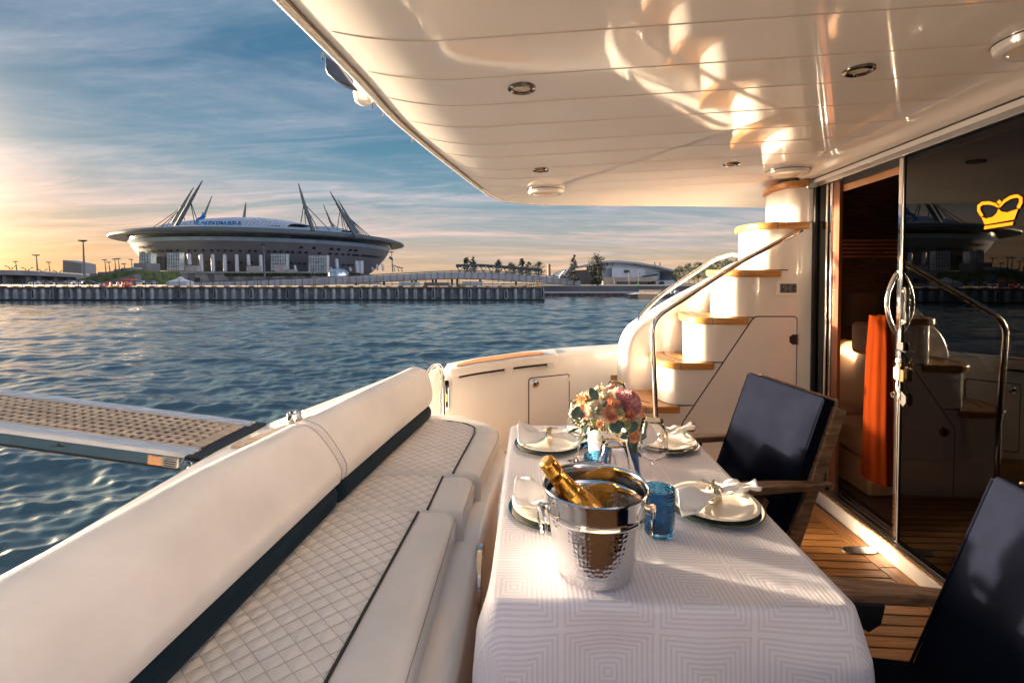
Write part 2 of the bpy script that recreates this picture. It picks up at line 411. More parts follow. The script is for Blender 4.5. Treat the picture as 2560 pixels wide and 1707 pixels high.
for d0 in (.82, 1.06, 1.309, 1.558, 1.789, 2.035, 2.287, 2.524, 2.796, 3.043, 3.30, 3.56):
    pts = []
    for k in range(90):
        x = -.64 + 2.57 * k / 89; yy = d0 - .0437 * (x - .583)
        inside = x > interp(yy, [(p.y, p.x) for p in lipc[8:]]) + .075 if yy < 3.75 else x > .12
        if not inside: continue
        d, e = lipdist(x, yy); pts.append((x, yy, zc(x, yy) + cove(d, e) - .0006))
    m = MB()
    m.loft([[(p[0], p[1] - .0032, p[2]), (p[0], p[1] + .0032, p[2]), (p[0], p[1], p[2] - .0014)] for p in pts]); m.build('panel_joint', GRV, ceiling)
# downlights and speakers
def downlight(x, y, lab):
    t = thing('downlight', lab, 'ceiling light', (x, y, zc(x, y)), 0, None)
    m = MB(); m.lathe([(.030, -.002), (.031, -.008), (.040, -.012), (.047, -.008), (.048, .002)], 32); m.build('rim', mat('dark_chrome', (.20, .18, .16), .12, 1), t, local=True)
    m = MB(); m.lathe([(0, -.003), (.031, -.004)], 32); m.build('lens', mat('frosted_lens', (.62, .52, .42), .25), t, local=True)
downlight(.033, 1.681, 'round chrome downlight alone in the open middle of the ceiling')
downlight(1.168, 1.661, 'round chrome downlight in the ceiling nearest the crown-marked glass')
downlight(.166, 2.857, 'round chrome downlight in the ceiling just before the free-standing white speaker')
downlight(1.314, 2.94, 'round chrome downlight in the ceiling beside the speaker above the stairs')
def speaker(x, y, zz, lab):
    t = thing('ceiling_speaker', lab, 'speaker', (x, y, zz))
    m = MB(); m.lathe([(.128, .03), (.128, -.014), (.122, -.030), (.105, -.038), (.092, -.036), (.088, -.030)], 40); m.build('housing', GEL, t, local=True)
    m = MB(); m.lathe([(.1285, -.006), (.1300, -.008), (.1285, -.011)], 40); m.build('gasket', BLK, t, local=True)
    m = MB(); m.lathe([(0, -.048), (.03, -.047), (.06, -.041), (.088, -.031)], 32); m.build('grille', mat('speaker_grille', (.55, .46, .38), .5, bump=.6, bscale=400), t, local=True)
speaker(.235, 3.42, zc(.235, 3.42) - .004, 'white round speaker near the rounded outer corner of the ceiling')
speaker(1.775, 3.16, zc(1.775, 3.16) - .004, 'white round speaker on the ceiling above the top stair')
speaker(1.60, 1.47, zc(1.60, 1.47) - .002, 'white round speaker on the ceiling above the crown-marked glass, cut by the picture edge')
# fittings hung outside the overhang edge
NAVP = mat('navy_plastic', (.01, .02, .05), .4)
p = PBt(850, 185, 1.80); m = MB()
pts = [Vector(((u - 850) / F * 1.80, 0, -(v - 185) / F * 1.80)) for u, v in ((818, 145), (850, 165), (890, 222), (872, 219), (845, 208), (822, 190), (817, 178))]
m.prism(pts, (0, .05, 0)); t = thing('antenna_fin', 'dark navy curved fin hanging beyond the ceiling edge', 'antenna', p); m.build('shell', NAVP, t, local=True, bevel=.006)
p = PBt(912, 240, 1.95); t = thing('dome_fitting', 'cream dome fitting on the outer edge of the ceiling', 'dome', p)
m = MB(); m.lathe([(0, -.044), (.018, -.042), (.032, -.032), (.038, -.010), (.038, .07)], 24); m.build('dome', GEL, t, local=True)
m = MB(); m.lathe([(.0385, .0), (.040, .002), (.0385, .006)], 24); m.build('seam', GRV, t, local=True)
for u, v, d in ((812, 150, 1.54), (934, 270, 1.97), (961, 293, 2.1), (1032, 356, 2.45), (1131, 434, 3.0)):
    p = PBt(u, v, d); t = thing('edge_stud', 'small dark press stud along the outer edge of the ceiling', 'stud', p, 0, 'studs on the ceiling edge')
    m = MB(); m.lathe([(0, -.007), (.004, -.006), (.004, 0), (.0025, .001), (.0025, .014)], 10); m.build('stud', BLK, t, local=True)
# ---- curved stairway to the flybridge
st = thing('staircase', 'white curved stairway with golden teak treads beside the glass door', 'staircase', (1.4, 3.4, 0))
ZT = [.571, .864, 1.168, 1.487, 1.807, 2.09]; XK = [.86, 1.09, 1.30, 1.51, 1.725, 1.93]; TE = [1.132, 1.359, 1.588, 1.80, 1.985, 1.985]
def outline(xk, xr, of=0.0, yb=3.725):
    c = [(xk, yb), (xk - .035, 3.62), (xk - .058, 3.50), (xk - .05, 3.40), (xk - .018, 3.325), (xk + .05, 3.288), (xk + .13, 3.28)]
    c = [(p.x, p.y) for p in smooth_path([(a, b, 0) for a, b in c], 5)]
    out = []
    for k, (a, b) in enumerate(c):
        a2 = c[max(k - 1, 0)]; b2 = c[min(k + 1, len(c) - 1)]
        t = Vector((b2[0] - a2[0], b2[1] - a2[1])).normalized(); nn = Vector((t.y, -t.x))
        out.append((a + nn.x * -(-of) if False else a - abs(of) * max(0, -nn.x if nn.x < 0 else 0) - 0, b))
        out[-1] = (a + nn.x * of, b + nn.y * of)
    return out
m = MB(); zp = 0
for k in range(6):
    ol = outline(XK[k], 2.0); poly = [(a, b, zp) for a, b in ol] + [(1.996, 3.28, zp), (1.996, 3.725, zp)]
    m.prism(poly, (0, 0, ZT[k] - zp)); zp = ZT[k]
m.build('riser_wall', GEL, st, smooth=40)
for k in range(6):
    # find outward sign so the nosing overhangs
    ol = outline(XK[k], 2.0, -.028)
    if min(a for a, b in ol) > min(a for a, b in outline(XK[k], 2.0)): ol = outline(XK[k], 2.0, .028)
    yf = ol[-1][1]; xe = TE[k]
    ol = [(a, b) for a, b in ol if a < xe - .02]
    poly = [(a, b, ZT[k] - .042) for a, b in ol] + [(xe, yf, ZT[k] - .042), (xe, 3.36, ZT[k] - .042), (min(1.99, XK[k] + .42), 3.72, ZT[k] - .042)]
    m = MB(); m.prism(poly, (0, 0, .048)); tr = m.build('tread', TEAKG, st, smooth=40, bevel=.012, bseg=3)
    # black caulk seams and narrow strips
    m = MB(); zt = ZT[k] + .0062
    for off in (.05, .13):
        q = [(a + off * .9, b + off * .35, zt) for a, b in ol if b > 3.29]
        q = [p for p in q if p[1] < 3.72]
        if len(q) > 2: m.tube(q, .0032, 5)
    for yy in (3.38, 3.43, 3.48, 3.53, 3.58, 3.63, 3.68):
        x0 = XK[k] - .01 + (.03 if yy > 3.6 else 0); m.tube([(x0, yy, zt - .001), (x0 + .10, yy, zt - .001)], .0019, 4)
    xs = XK[k] + .04
    m.tube([(xs - .02, yf + .02, zt), (xs, yf - .001, zt), (xs, yf - .001, ZT[k] - .04)], .002, 5)
    nb = [(a, b, zt) for a, b in outline(XK[min(k + 1, 5)], 2.0)] if k < 5 else None
    if nb: m.tube(nb + [(xe - .01, 3.279, zt)], .0036, 5)
    m.build('caulk_seam', CAULK, tr)
# outboard balustrade with its rounded end
def pw(u, v, d): return ((u - 1280) / F * d, d, 1.49 - (v - HB) / F * d)
top = [(1557, 930), (1558, 882), (1565, 852), (1578, 827), (1598, 808), (1638, 783), (1700, 745), (1775, 706), (1846, 662), (1905, 640), (2010, 600)]
topz = smooth_path([pw(u, v, 3.74) for u, v in top], 4)
poly = [(p.x, 3.715, p.z) for p in topz] + [(topz[-1].x, 3.715, 0), (topz[0].x - .0, 3.715, 0)]
m = MB(); m.prism(poly, (0, .26, 0)); m.build('balustrade', GEL, st, smooth=50, bevel=.075, bseg=6)
# locker door in the stair wall
yw = 3.279
def ws(u, v, yy): return (((u - 1280) / F) * yw, yy, 1.49 - (v - HB) / F * yw)
dl = fillet([ws(1708, 1380, 0), ws(1706, 1062, 0), ws(1886, 790, 0), ws(1995, 790, 0), ws(1996, 1380, 0)], .03, 6)
m = MB(); m.prism([(p.x, yw - .0015, p.z) for p in dl], (0, .003, 0)); gp = m.build('locker_gap', BLK, st)
cx = sum(p.x for p in dl) / len(dl); cz = sum(p.z for p in dl) / len(dl)
ins = []
for i, p in enumerate(dl):
    a = dl[i - 1] if i else dl[i]; b = dl[(i + 1) % len(dl)] if i < len(dl) - 1 else dl[i]
    tt = Vector((b.x - a.x, b.z - a.z)).normalized(); ins.append((p.x + tt.y * .007, p.z - tt.x * .007))
m = MB(); m.prism([(a, yw - .004, c) for a, c in ins], (0, .003, 0)); ld = m.build('locker_door', GEL, st)
MY = Matrix.Rotation(R(90), 4, 'X')
def disc(name, prof, c, mt, par, seg=28):
    m = MB(); m.lathe(prof, seg, c, MY); return m.build(name, mt, par)
c = ws(1732, 1071, yw - .004); disc('lock_ring', [(.046, 0), (.046, .003), (.040, .006), (.033, .003)], c, GEL, ld); disc('lock', [(0, .004), (.012, .009), (.03, .006), (.034, 0)], c, CHR, ld)
m = MB(); m.box((c[0] - .006, yw - .016, c[2] - .02), (c[0] + .006, yw - .008, c[2] + .02)); m.build('lock_grip', BLK, ld, bevel=.003)
m = MB(); q = [(-.0, -.034), (-.03, -.034), (-.05, -.018), (-.052, .018), (-.03, .034), (0, .034)]; c = ws(1994, 849, 0)
m.prism([(c[0] + a, yw - .007, c[2] + b) for a, b in q], (0, .004, 0)); m.build('finger_recess', BLK, ld)
m = MB(); m.box((c[0] - .004, yw - .01, c[2] - .035), (c[0] + .005, yw - .004, c[2] + .035)); m.build('hinge', STEEL, ld)
# control panel
t = thing('switch_panel', 'grey rubber button panel in a white frame on the stair wall', 'switch panel', (1.84, 3.279, 1.36))
a, b = ws(1940, 739, 0), ws(1995, 703, 0)
m = MB(); m.prism([(x, yw - .012, z) for x, z in rrect(a[0], a[2], b[0], b[2], .012)], (0, .012, 0)); m.build('frame', GEL, t, bevel=.003)
a, b = ws(1948, 732, 0), ws(1989, 709, 0)
m = MB(); m.prism([(x, yw - .0145, z) for x, z in rrect(a[0], a[2], b[0], b[2], .006)], (0, .004, 0)); pad = m.build('keypad', mat('grey_rubber', (.11, .13, .13), .5), t)
for u, v in ((1955, 716), (1968, 714), (1981, 716), (1955, 725), (1968, 727), (1981, 725)):
    c = ws(u, v, 0); disc('button', [(0, .004), (.008, .003), (.01, 0)], (c[0], yw - .0145, c[2]), mat('button_grey', (.05, .065, .065), .5), pad, 12)
c = ws(1955, 716, 0); disc('indicator', [(0, .003), (.003, .0)], (c[0], yw - .0185, c[2]), mat('indicator_yellow', (.9, .7, .2), .4), pad, 10)
# handrails
t = thing('inner_handrail', 'polished steel handrail with a tall post on the cockpit side of the stairs', 'handrail', (.95, 3.21, 0))
pts = fillet([(.955, 3.20, 0), (.955, 3.20, .45), pw(1631, 800, 3.20), pw(1850, 655, 3.235), pw(2002, 575, 3.27)], .10, 8)
m = MB(); m.tube(pts, .0165, 16); m.build('rail', CHR, t)
m = MB(); m.lathe([(.035, 0), (.035, .006), (.02, .012)], 20, (.955, 3.20, .0)); m.build('base_flange', CHR, t)
t = thing('outer_handrail', 'polished steel handrail along the outer edge of the stairs above the water', 'handrail', (1.0, 3.85, .9))
pts = fillet([pw(1596, 822, 3.82), pw(1597, 795, 3.82), pw(1640, 745, 3.83), pw(1785, 648, 3.86), pw(1830, 634, 3.88), pw(1850, 640, 3.86)], .09, 8)
m = MB(); m.tube(pts, .0185, 16); m.build('rail', CHR, t)
m = MB(); m.lathe([(.034, 0), (.034, .006), (.022, .012)], 20, pw(1596, 824, 3.82)); m.build('base_flange', CHR, t)
# ---- side coaming beyond the table
sd = thing('side_coaming', 'cream side wall of the cockpit with teak capped shelf and small locker', 'side wall', (0, 4.0, 0))
STN = [(-.545, 3.86, .70), (-.3, 3.93, .735), (.1, 4.02, .775), (.5, 4.10, .80), (1.0, 4.15, .825), (1.6, 4.18, .85), (2.3, 4.2, .87)]
rings = []
for x, yy, zt in STN:
    rings.append([(x, yy, -.01), (x, yy, zt - .05), (x, yy + .008, zt - .02), (x, yy + .03, zt), (x, yy + .24, zt + .005), (x, yy + .28, zt - .03), (x, yy + .32, -1.8), (x, yy + .02, -1.8)])
m = MB(); m.loft(rings); m.build('wall', GEL, sd, smooth=30)
def sy(x): return interp(x, [(a, b) for a, b, c in STN])
def sz(x): return interp(x, [(a, c) for a, b, c in STN])
xs = [-.475 + .854 * k / 12 for k in range(13)]
m = MB(); m.loft([[(x, sy(x) - .085, sz(x) - .045 + .03), (x, sy(x) - .09, sz(x) - .05 + .055), (x, sy(x) - .06, sz(x) + .012), (x, sy(x) + .2, sz(x) + .012), (x, sy(x) + .2, sz(x) - .075), (x, sy(x) - .08, sz(x) - .06)] for x in xs]); m.build('shelf', GEL, sd, smooth=40, bevel=.006)
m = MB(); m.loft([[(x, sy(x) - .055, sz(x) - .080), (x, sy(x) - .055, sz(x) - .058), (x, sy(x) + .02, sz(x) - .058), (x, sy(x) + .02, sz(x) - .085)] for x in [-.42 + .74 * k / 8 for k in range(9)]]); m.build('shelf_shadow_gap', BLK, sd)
for xa in (-.02, .33):
    m = MB(); m.box((xa - .04, sy(xa) - .07, sz(xa) - .10), (xa + .03, sy(xa), sz(xa) - .055)); m.build('bracket', GEL, sd, bevel=.006)
tk = []
for k in range(25):
    tt = k / 24; x = -.44 + .70 * tt; h = .075 * math.sin(math.pi * min(1, max(0, tt))) ** .5
    tk.append((x, sy(x) + .05 + h))
bk = [(x, sy(x) - .045) for x in [-.44 + .70 * k / 24 for k in range(24, -1, -1)]]
m = MB(); m.prism([(a, b, 0) for a, b in tk + bk], (0, 0, .001)); m.v = [(a, b, sz(a) + .0135 + (c > 0) * .006) for a, b, c in m.v]; m.build('teak_cap', TEAK, sd, smooth=0)
xa, xb = .135, .487
def wl(x, z, o): return (x, sy(x) - o, z)
rr = rrect(xa, .05, xb, .6, .025)
def skew(p): return p[1] + (p[0] - xa) * .06
m = MB(); m.prism([(a, 0, skew((a, b))) for a, b in rr], (0, 1, 0)); m.v = [(a, sy(a) - (.002 if b < .5 else -.01), c) for a, b, c in m.v]; m.build('locker_gap', BLK, sd)
rr = rrect(xa + .008, .058, xb - .008, .592, .02)
m = MB(); m.prism([(a, 0, skew((a, b))) for a, b in rr], (0, 1, 0)); m.v = [(a, sy(a) - (.006 if b < .5 else -.01), c) for a, b, c in m.v]; ld = m.build('locker_door', GEL, sd)
c = (.19, sy(.19) - .006, .55); disc('lock_ring', [(.044, 0), (.044, .003), (.036, .006)], c, GEL, ld); disc('lock', [(0, .005), (.012, .010), (.029, .006), (.034, 0)], c, CHR, ld)
m = MB(); m.box((.183, c[1] - .014, .535), (.197, c[1] - .006, .565)); m.build('lock_grip', BLK, ld, bevel=.003)
m = MB(); m.prism([(.45 + a * .8, sy(.46) - .0075, .575 + b * .8) for a, b in [(.045, -.02), (.02, -.02), (.005, 0), (.02, .02), (.045, .02)]], (0, .003, 0)); m.build('hinge_cover', GEL, ld)
m = MB(); m.box((.84, sy(.9) - .012, .56), (.99, sy(.9) + .02, .60)); m.build('teak_step', TEAK, sd, bevel=.006)
nc = thing('near_side_coaming', 'cream side wall of the cockpit opposite the stairway', 'side wall', (.5, -.6, 0))
m = MB(); m.loft([[(x, -.52, -.01), (x, -.52, zt - .05), (x, -.53, zt - .02), (x, -.55, zt), (x, -.78, zt), (x, -.82, -1.8)] for x, zt in ((-1.15, .72), (0, .76), (1.2, .82), (2.3, .86))]); m.build('wall', GEL, nc, smooth=30)
m = MB(); m.box((-.9, -.74, .80), (1.9, -.58, .845)); m.build('teak_cap', TEAK, nc, bevel=.006)
# ---- stern gate: bent steel tube frame with panel
gt = thing('stern_gate', 'cream stern gate in a bent polished steel tube frame beside the sofa', 'gate', (-.56, 3.8, 0))
D = 3.83
pts = fillet([pw(1107, 1135, D), pw(1106, 930, D), pw(1096, 910, D), pw(1078, 915, D - .05), pw(1055, 950, D - .12), pw(1045, 1010, D - .15)], .06, 6)
m = MB(); m.tube(pts, .017, 14); m.build('tube_frame', CHR, gt)
m = MB(); m.prism([pw(u, v, D - .03) for u, v in ((1066, 1140), (1062, 945), (1076, 928), (1098, 918), (1100, 1140))], (0, .03, 0)); m.build('panel', GEL, gt, bevel=.004)
t = thing('gate_latch', 'tall rounded steel latch plate on the end of the side wall', 'latch', (-.52, 3.85, .4))
a, b = pw(1111, 1029, 3.845), pw(1122, 950, 3.845)
m = MB(); m.prism([(x, 3.835, z) for x, z in rrect(a[0], a[2], b[0], b[2], .016)], (0, .03, 0)); m.build('plate', CHR, t, bevel=.003)
m = MB(); m.box((a[0] + .008, 3.828, a[2] + .03), (b[0] - .008, 3.838, b[2] - .05)); m.build('slot', BLK, t, bevel=.002)
m = MB(); m.box((a[0] + .014, 3.822, a[2] + .08), (a[0] + .022, 3.83, a[2] + .14)); m.build('bolt', GOLD, t)
# ---- sofa across the stern
sf = thing('sofa', 'long cream quilted sofa with navy bolster strip across the stern', 'sofa', (-.55, 2.0, 0))
CON = [(-.3, -.98), (.3, -.95), (1.2, -.865), (2.1, -.771), (2.7, -.685), (3.33, -.584), (3.6, -.54)]
CRE = [(-.3, -1.15), (.3, -1.13), (1.0, -1.085), (1.6, -1.02), (2.1, -.915), (2.67, -.805), (3.3, -.665), (3.6, -.60)]
QP = .064
def cush(y0, y1, XP, XF, zt, endround):
    ny = int((y1 - y0) / .0062); nq = 92
    def row(yy, e):
        xb = interp(yy, CON) - .03; xp = max(interp(yy, XP), xb + .02); xf = max(interp(yy, XF), xp + .03)
        drop = .030 * (1 - min(1, e / .022)) ** 2; out = []
        for j in range(nq):
            t = j / (nq - 1); x = lerp(xb, xp, t)
            q1, q2 = abs(((x * .92 + yy) / QP) % 1 - .5), abs(((x * .92 - yy) / QP) % 1 - .5); dq = (.5 - max(q1, q2)) * QP * .73
            q = .55 * (1 - math.exp(-dq / .0045)) + .45 * math.cos(math.pi * q1) * math.cos(math.pi * q2)
            ed = min(1, (xp - x) / .012) * min(1, e / .02)
            out.append((x, yy, zt + .014 * math.sin(math.pi * t * .9) + .0065 * q * ed - drop - .002 * (1 - ed)))
        for j in range(1, 9):
            t = j / 8; x = lerp(xp, xf - .05, t); out.append((x, yy, zt + .012 * math.sin(math.pi * (.12 + t * .5)) - drop - .004 * t))
        for j in range(1, 10):
            a = math.pi / 2 * j / 9; out.append((xf - .05 + .05 * math.sin(a), yy, zt + .004 - drop - .055 * (1 - math.cos(a))))
        out.append((xf - .002, yy, zt - .10)); out.append((xf - .02, yy, zt - .13)); return out
    rows = [row(y0 + (y1 - y0) * i / ny, min(i, ny - i) / ny * (y1 - y0)) for i in range(ny + 1)]
    first = [(p[0], y0 + .004, zt - .13) for p in rows[0]]; last = [(p[0], y1 - .004, zt - .13) for p in rows[-1]]
    m = MB(); m.loft([first] + rows + [last], closed_ring=False); return m
XP1 = [(.2, -.52), (1.23, -.462), (2.0, -.402), (2.1, -.395)]; XF1 = [(.2, -.30), (1.25, -.264), (2.05, -.235)]
XP2 = [(2.0, -.369), (2.41, -.346)]; XF2 = [(2.0, -.212), (2.43, -.186)]
XP3 = [(2.4, -.30), (2.48, -.295), (3.05, -.235), (3.16, -.245), (3.24, -.31), (3.29, -.44), (3.32, -.60), (3.5, -.7)]
XF3 = [(2.43, -.157), (3.0, -.082), (3.12, -.08), (3.22, -.105), (3.32, -.175), (3.40, -.28), (3.46, -.44)]
for y0, y1, XP, XF, zt in ((.25, 2.062, XP1, XF1, .455), (2.068, 2.425, XP2, XF2, .452), (2.431, 3.46, XP3, XF3, .458)):
    s_ = cush(y0, y1, XP, XF, zt, 0).build('seat_cushion', LEA, sf, smooth=70)
    m = MB()                                           # stitched diamond lines; their grey also paints in the shade of the grooves
    for sg_ in (1, -1):
        for n_ in range(-60, 60):
            L = []
            for k in range(121):
                x = lerp(-1.1, -.2, k / 120); yy = sg_ * (n_ * QP - x * .92)
                xb = interp(yy, CON) - .02; xp = interp(yy, XP) - .006
                if y0 + .012 < yy < min(y1, 3.30) - .012 and xb < x < xp:
                    tt = (x - xb + .01) / max(.05, xp - xb + .016); L.append((x, yy, zt + .014 * math.sin(math.pi * tt * .9) + .0016))
            if len(L) > 2: m.tube(L, .0013, 4)
    m.build('quilt_stitch_shade', mat('stitch_shade_grey', (.60, .53, .48), .7), s_)
    ye = min(y1, 3.285); q = [(interp(yy, XP), yy, zt + .009) for yy in [y0 + .012 + (ye - y0 - .024) * k / 40 for k in range(41)]]
    if y1 > 3: q += [(-.46, 3.297, zt + .008), (-.53, 3.312, zt + .006), (-.60, 3.325, zt + .004)]
    m = MB(); m.tube(smooth_path(q, 2), .0052, 8); m.build('piping', PIPE, s_)
    m = MB(); m.tube([(interp(yy, XF) - .006, yy, zt - .018) for yy in [y0 + .02 + (min(y1, 3.2) - y0 - .04) * k / 40 for k in range(41)]], .0016, 5); m.build('seam', mat('seam_grey', (.42, .38, .35), .6), s_)
FX = [(.2, -.215), (1.25, -.17), (2.03, -.137), (2.45, -.105), (3.0, -.03), (3.15, -.03), (3.28, -.08), (3.38, -.18), (3.46, -.35), (3.5, -.5)]
rings = []
for k in range(60):
    yy = .2 + 3.3 * k / 59; xb = interp(yy, CON) - .15; fx = interp(yy, FX)
    rings.append([(xb, yy, .001), (fx + .012, yy, .001), (fx + .004, yy, .27), (fx - .006, yy, .305), (fx - .03, yy, .325), (max(xb + .02, fx - .2), yy, .33), (xb, yy, .33)])
m = MB(); m.loft(rings); m.build('base', GEL, sf, smooth=40)
# round port in the sofa base
MX = Matrix.Rotation(R(90), 4, 'Y')
m = MB(); m.lathe([(.118, 0), (.12, .010), (.128, .014), (.136, .010), (.138, -.01)], 40, (-.135, 2.03, .185), MX @ Matrix.Rotation(0, 4, 'Z')); m.v = [(p[0], p[1], p[2]) for p in m.v]; pr = m.build('port_rim', CHR, sf)
m = MB(); m.lathe([(0, .004), (.12, .004)], 40, (-.135, 2.03, .185), MX); m.build('port_lens', mat('port_black', (.006, .008, .008), .06), pr)
# backrest: cream panels over a navy bolster
def back(y0, y1, ra, rb):
    n = 60; rings = []
    for k in range(n + 1):
        yy = lerp(y0, y1, k / n); e = min(k, n - k) / n * (y1 - y0); b, c = interp(yy, CON), interp(yy, CRE)
        rr_ = ra if k < n / 2 else rb; s_ = 1 - (.36 if rr_ > .06 else .15) * (1 - min(1, e / rr_)) ** 2.6
        pf = [(b - .01, .562), (b + .022, .570), (b + .034, .595), (b + .034, .64), (lerp(b, c, .28) + .042, .70), (lerp(b, c, .58) + .045, .76), (c + .066, .803), (c + .02, .826), (c - .02, .83), (c - .055, .812), (c - .075, .77), (c - .08, .60)]
        mx, mz = sum(p[0] for p in pf) / len(pf), sum(p[1] for p in pf) / len(pf)
        cv = smooth_path([(mx + (x - mx) * s_, yy, mz + (z - mz) * s_) for x, z in pf], 3)
        rings.append([tuple(p) for p in cv])
    m = MB(); m.loft(rings); return m
for y0, y1, ra, rb in ((.2, 2.117, .10, .035), (2.113, 3.41, .035, .12)):
    mb_ = back(y0, y1, ra, rb); nrg = len(mb_.v) // 61; bk_ = mb_.build('back_cushion', LEA, sf, smooth=75)
    for rk in ((59,) if y1 < 3 else (1,)):
        m = MB(); m.tube(mb_.v[rk * nrg:(rk + 1) * nrg], .0022, 5); m.build('end_welt', mat('seam_grey', (.42, .38, .35), .6), bk_)
    rings = []
    n = 40
    for k in range(n + 1):
        yy = lerp(y0 + .004, y1 - .03 if y1 > 3 else y1 - .004, k / n); b = interp(yy, CON); e = min(k, n - k) / n * (y1 - y0); s_ = 1 - .35 * (1 - min(1, e / .04)) ** 2
        rings.append([(b - .033 + .058 * s_ * math.cos(a), yy, .510 + .062 * s_ * math.sin(a)) for a in [2 * math.pi * j / 18 for j in range(18)]])
    m = MB(); m.loft(rings); m.build('bolster', NAVYL, sf, smooth=75)
# ---- stern coaming behind the sofa
sg = thing('stern_coaming', 'white stern coaming behind the sofa back with a teak grab strip', 'stern coaming', (-1.1, 2.0, 0))
OUT = [(-.3, -1.22), (1.0, -1.205), (1.87, -1.18), (2.25, -1.14), (2.9, -.93), (3.45, -.76), (3.75, -.66)]
rings = []
for k in range(50):
    yy = -.3 + 3.68 * k / 49; c, o_ = interp(yy, CRE) - .06, interp(yy, OUT); c = max(c, o_ + .06)
    rings.append([(c + .03, yy, .3), (c, yy, .785), (o_ + .035, yy, .79), (o_ + .008, yy, .775), (o_, yy, .74), (o_ - .03, yy, -1.8), (c + .03, yy, -1.8)])
m = MB(); m.loft(rings); m.build('coaming', GEL, sg, smooth=40)
a, b = Vector((-1.085, 1.90, .795)), Vector((-.965, 2.20, .795)); tdir = (b - a).normalized(); nn = Vector((tdir.y, -tdir.x, 0))
q = []
for k in range(12):
    t = -math.pi / 2 + math.pi * k / 11; q.append(b + tdir * .02 * math.cos(t) + nn * .02 * math.sin(t))
for k in range(12):
    t = math.pi / 2 + math.pi * k / 11; q.append(a + tdir * .02 * math.cos(t) + nn * .02 * math.sin(t))
m = MB(); m.prism(q, (0, 0, .012)); m.build('teak_strip', TEAKP, sg, bevel=.004)
t = thing('rod_holder', 'short open steel rod holder cup on the stern coaming', 'rod holder', (-.985, 2.2, .79))
m = MB(); m.lathe([(.030, 0), (.031, .05), (.034, .056), (.035, .05), (.034, 0)], 28, a0=R(0)); m.build('cup', CHR, t, local=True)
m = MB(); m.lathe([(.0352, .024), (.037, .027), (.0352, .030)], 28); m.build('bead', CHR, t, local=True)
m = MB(); m.lathe([(0, .004), (.03, .004)], 24); m.build('bore', BLK, t, local=True)
# ---- passerelle (gangway) reaching out over the water
A, B, Dv = Vector((-1.21, 1.826, .80)), Vector((-1.148, 2.21, .80)), Vector((-1, .10, .09))
Lg = 2.7; ax = Dv.normalized(); sx = (B - A); wd = sx.length; sx = (sx - ax * sx.dot(ax)).normalized(); uz = ax.cross(sx)
if uz.z < 0: uz = -uz
PM = Matrix(((ax.x, sx.x, uz.x, A.x), (ax.y, sx.y, uz.y, A.y), (ax.z, sx.z, uz.z, A.z), (0, 0, 0, 1)))
pa = bpy.data.objects.new('gangway', None); pa.matrix_basis = PM; COL.objects.link(pa); W[pa.name] = PM.copy(); BOAT.append(pa)
tag(pa, 'folding gangway with teak grating between pale metal rails reaching over the water', 'gangway')
WALU = mat('pale_anodised', (.74, .73, .76), .26, .55, var=.03)
for y0 in (0, wd - .052):
    m = MB(); m.prism([(0, y0 + a, b) for a, b in ((0, -.022), (0, -.004), (.006, .0), (.022, .001), (.026, -.003), (.032, -.003), (.036, .001), (.047, .001), (.052, -.004), (.052, -.022))], (Lg, 0, 0)); m.build('side_rail', WALU, pa, local=True, smooth=30)
m = MB(); m.prism([(-.02, .004, -.066), (.02, .004, -.070), (Lg, .004, -.070), (Lg, .004, -.020), (-.01, .004, -.020), (-.045, .004, -.03)], (0, .006, 0)); sp = m.build('side_plate', mat('mirror_steel', (.62, .63, .63), .16, 1, var=.03), pa, local=True)
m = MB(); m.prism([(.0, wd - .010, -.070), (Lg, wd - .010, -.070), (Lg, wd - .010, -.020), (0, wd - .010, -.020)], (0, .006, 0)); m.build('side_plate', STEEL, pa, local=True)
m = MB(); m.prism([(.02, .0, -.074), (Lg, .0, -.074), (Lg, .0, -.066), (.0, .0, -.066)], (0, .012, 0)); m.build('lower_edge', BLK, pa, local=True, bevel=.002)
m = MB(); m.box((.03, .02, -.074), (Lg, wd - .02, -.060)); m.build('under_pan', BLK, pa, local=True)
y0, y1 = .054, wd - .054; pit = .0400; nl = int((y1 - y0) / pit) + 1; pit2 = (y1 - y0 - .017) / (nl - 1)
first = None
for k in range(nl):
    yy = y0 + k * pit2; m = MB(); m.box((.012, yy, -.009), (Lg - .02, yy + .0165, -.002)); m.build('grating_slat', TEAKP, pa, local=True, smooth=0, bevel=.001, bseg=1)
k = 0; x = .012; proto = None
while x < Lg - .06:
    wdt = .05 if k == 0 else .0175
    if k == 1:
        m = MB(); m.box((0, y0 + .002, -.009), (.0175, y1 - .002, -.0030)); proto = m.build('grating_crossbar', TEAKP, pa, local=True, smooth=0); proto.location = (x, 0, 0)
    elif k == 0:
        m = MB(); m.box((x, y0 + .002, -.015), (x + .05, y1 - .002, -.0018)); m.build('end_board', TEAKP, pa, local=True, smooth=0)
    else: inst(proto, 'grating_crossbar', pa, Matrix.Translation((x, 0, 0)))
    x += wdt + .0245; k += 1
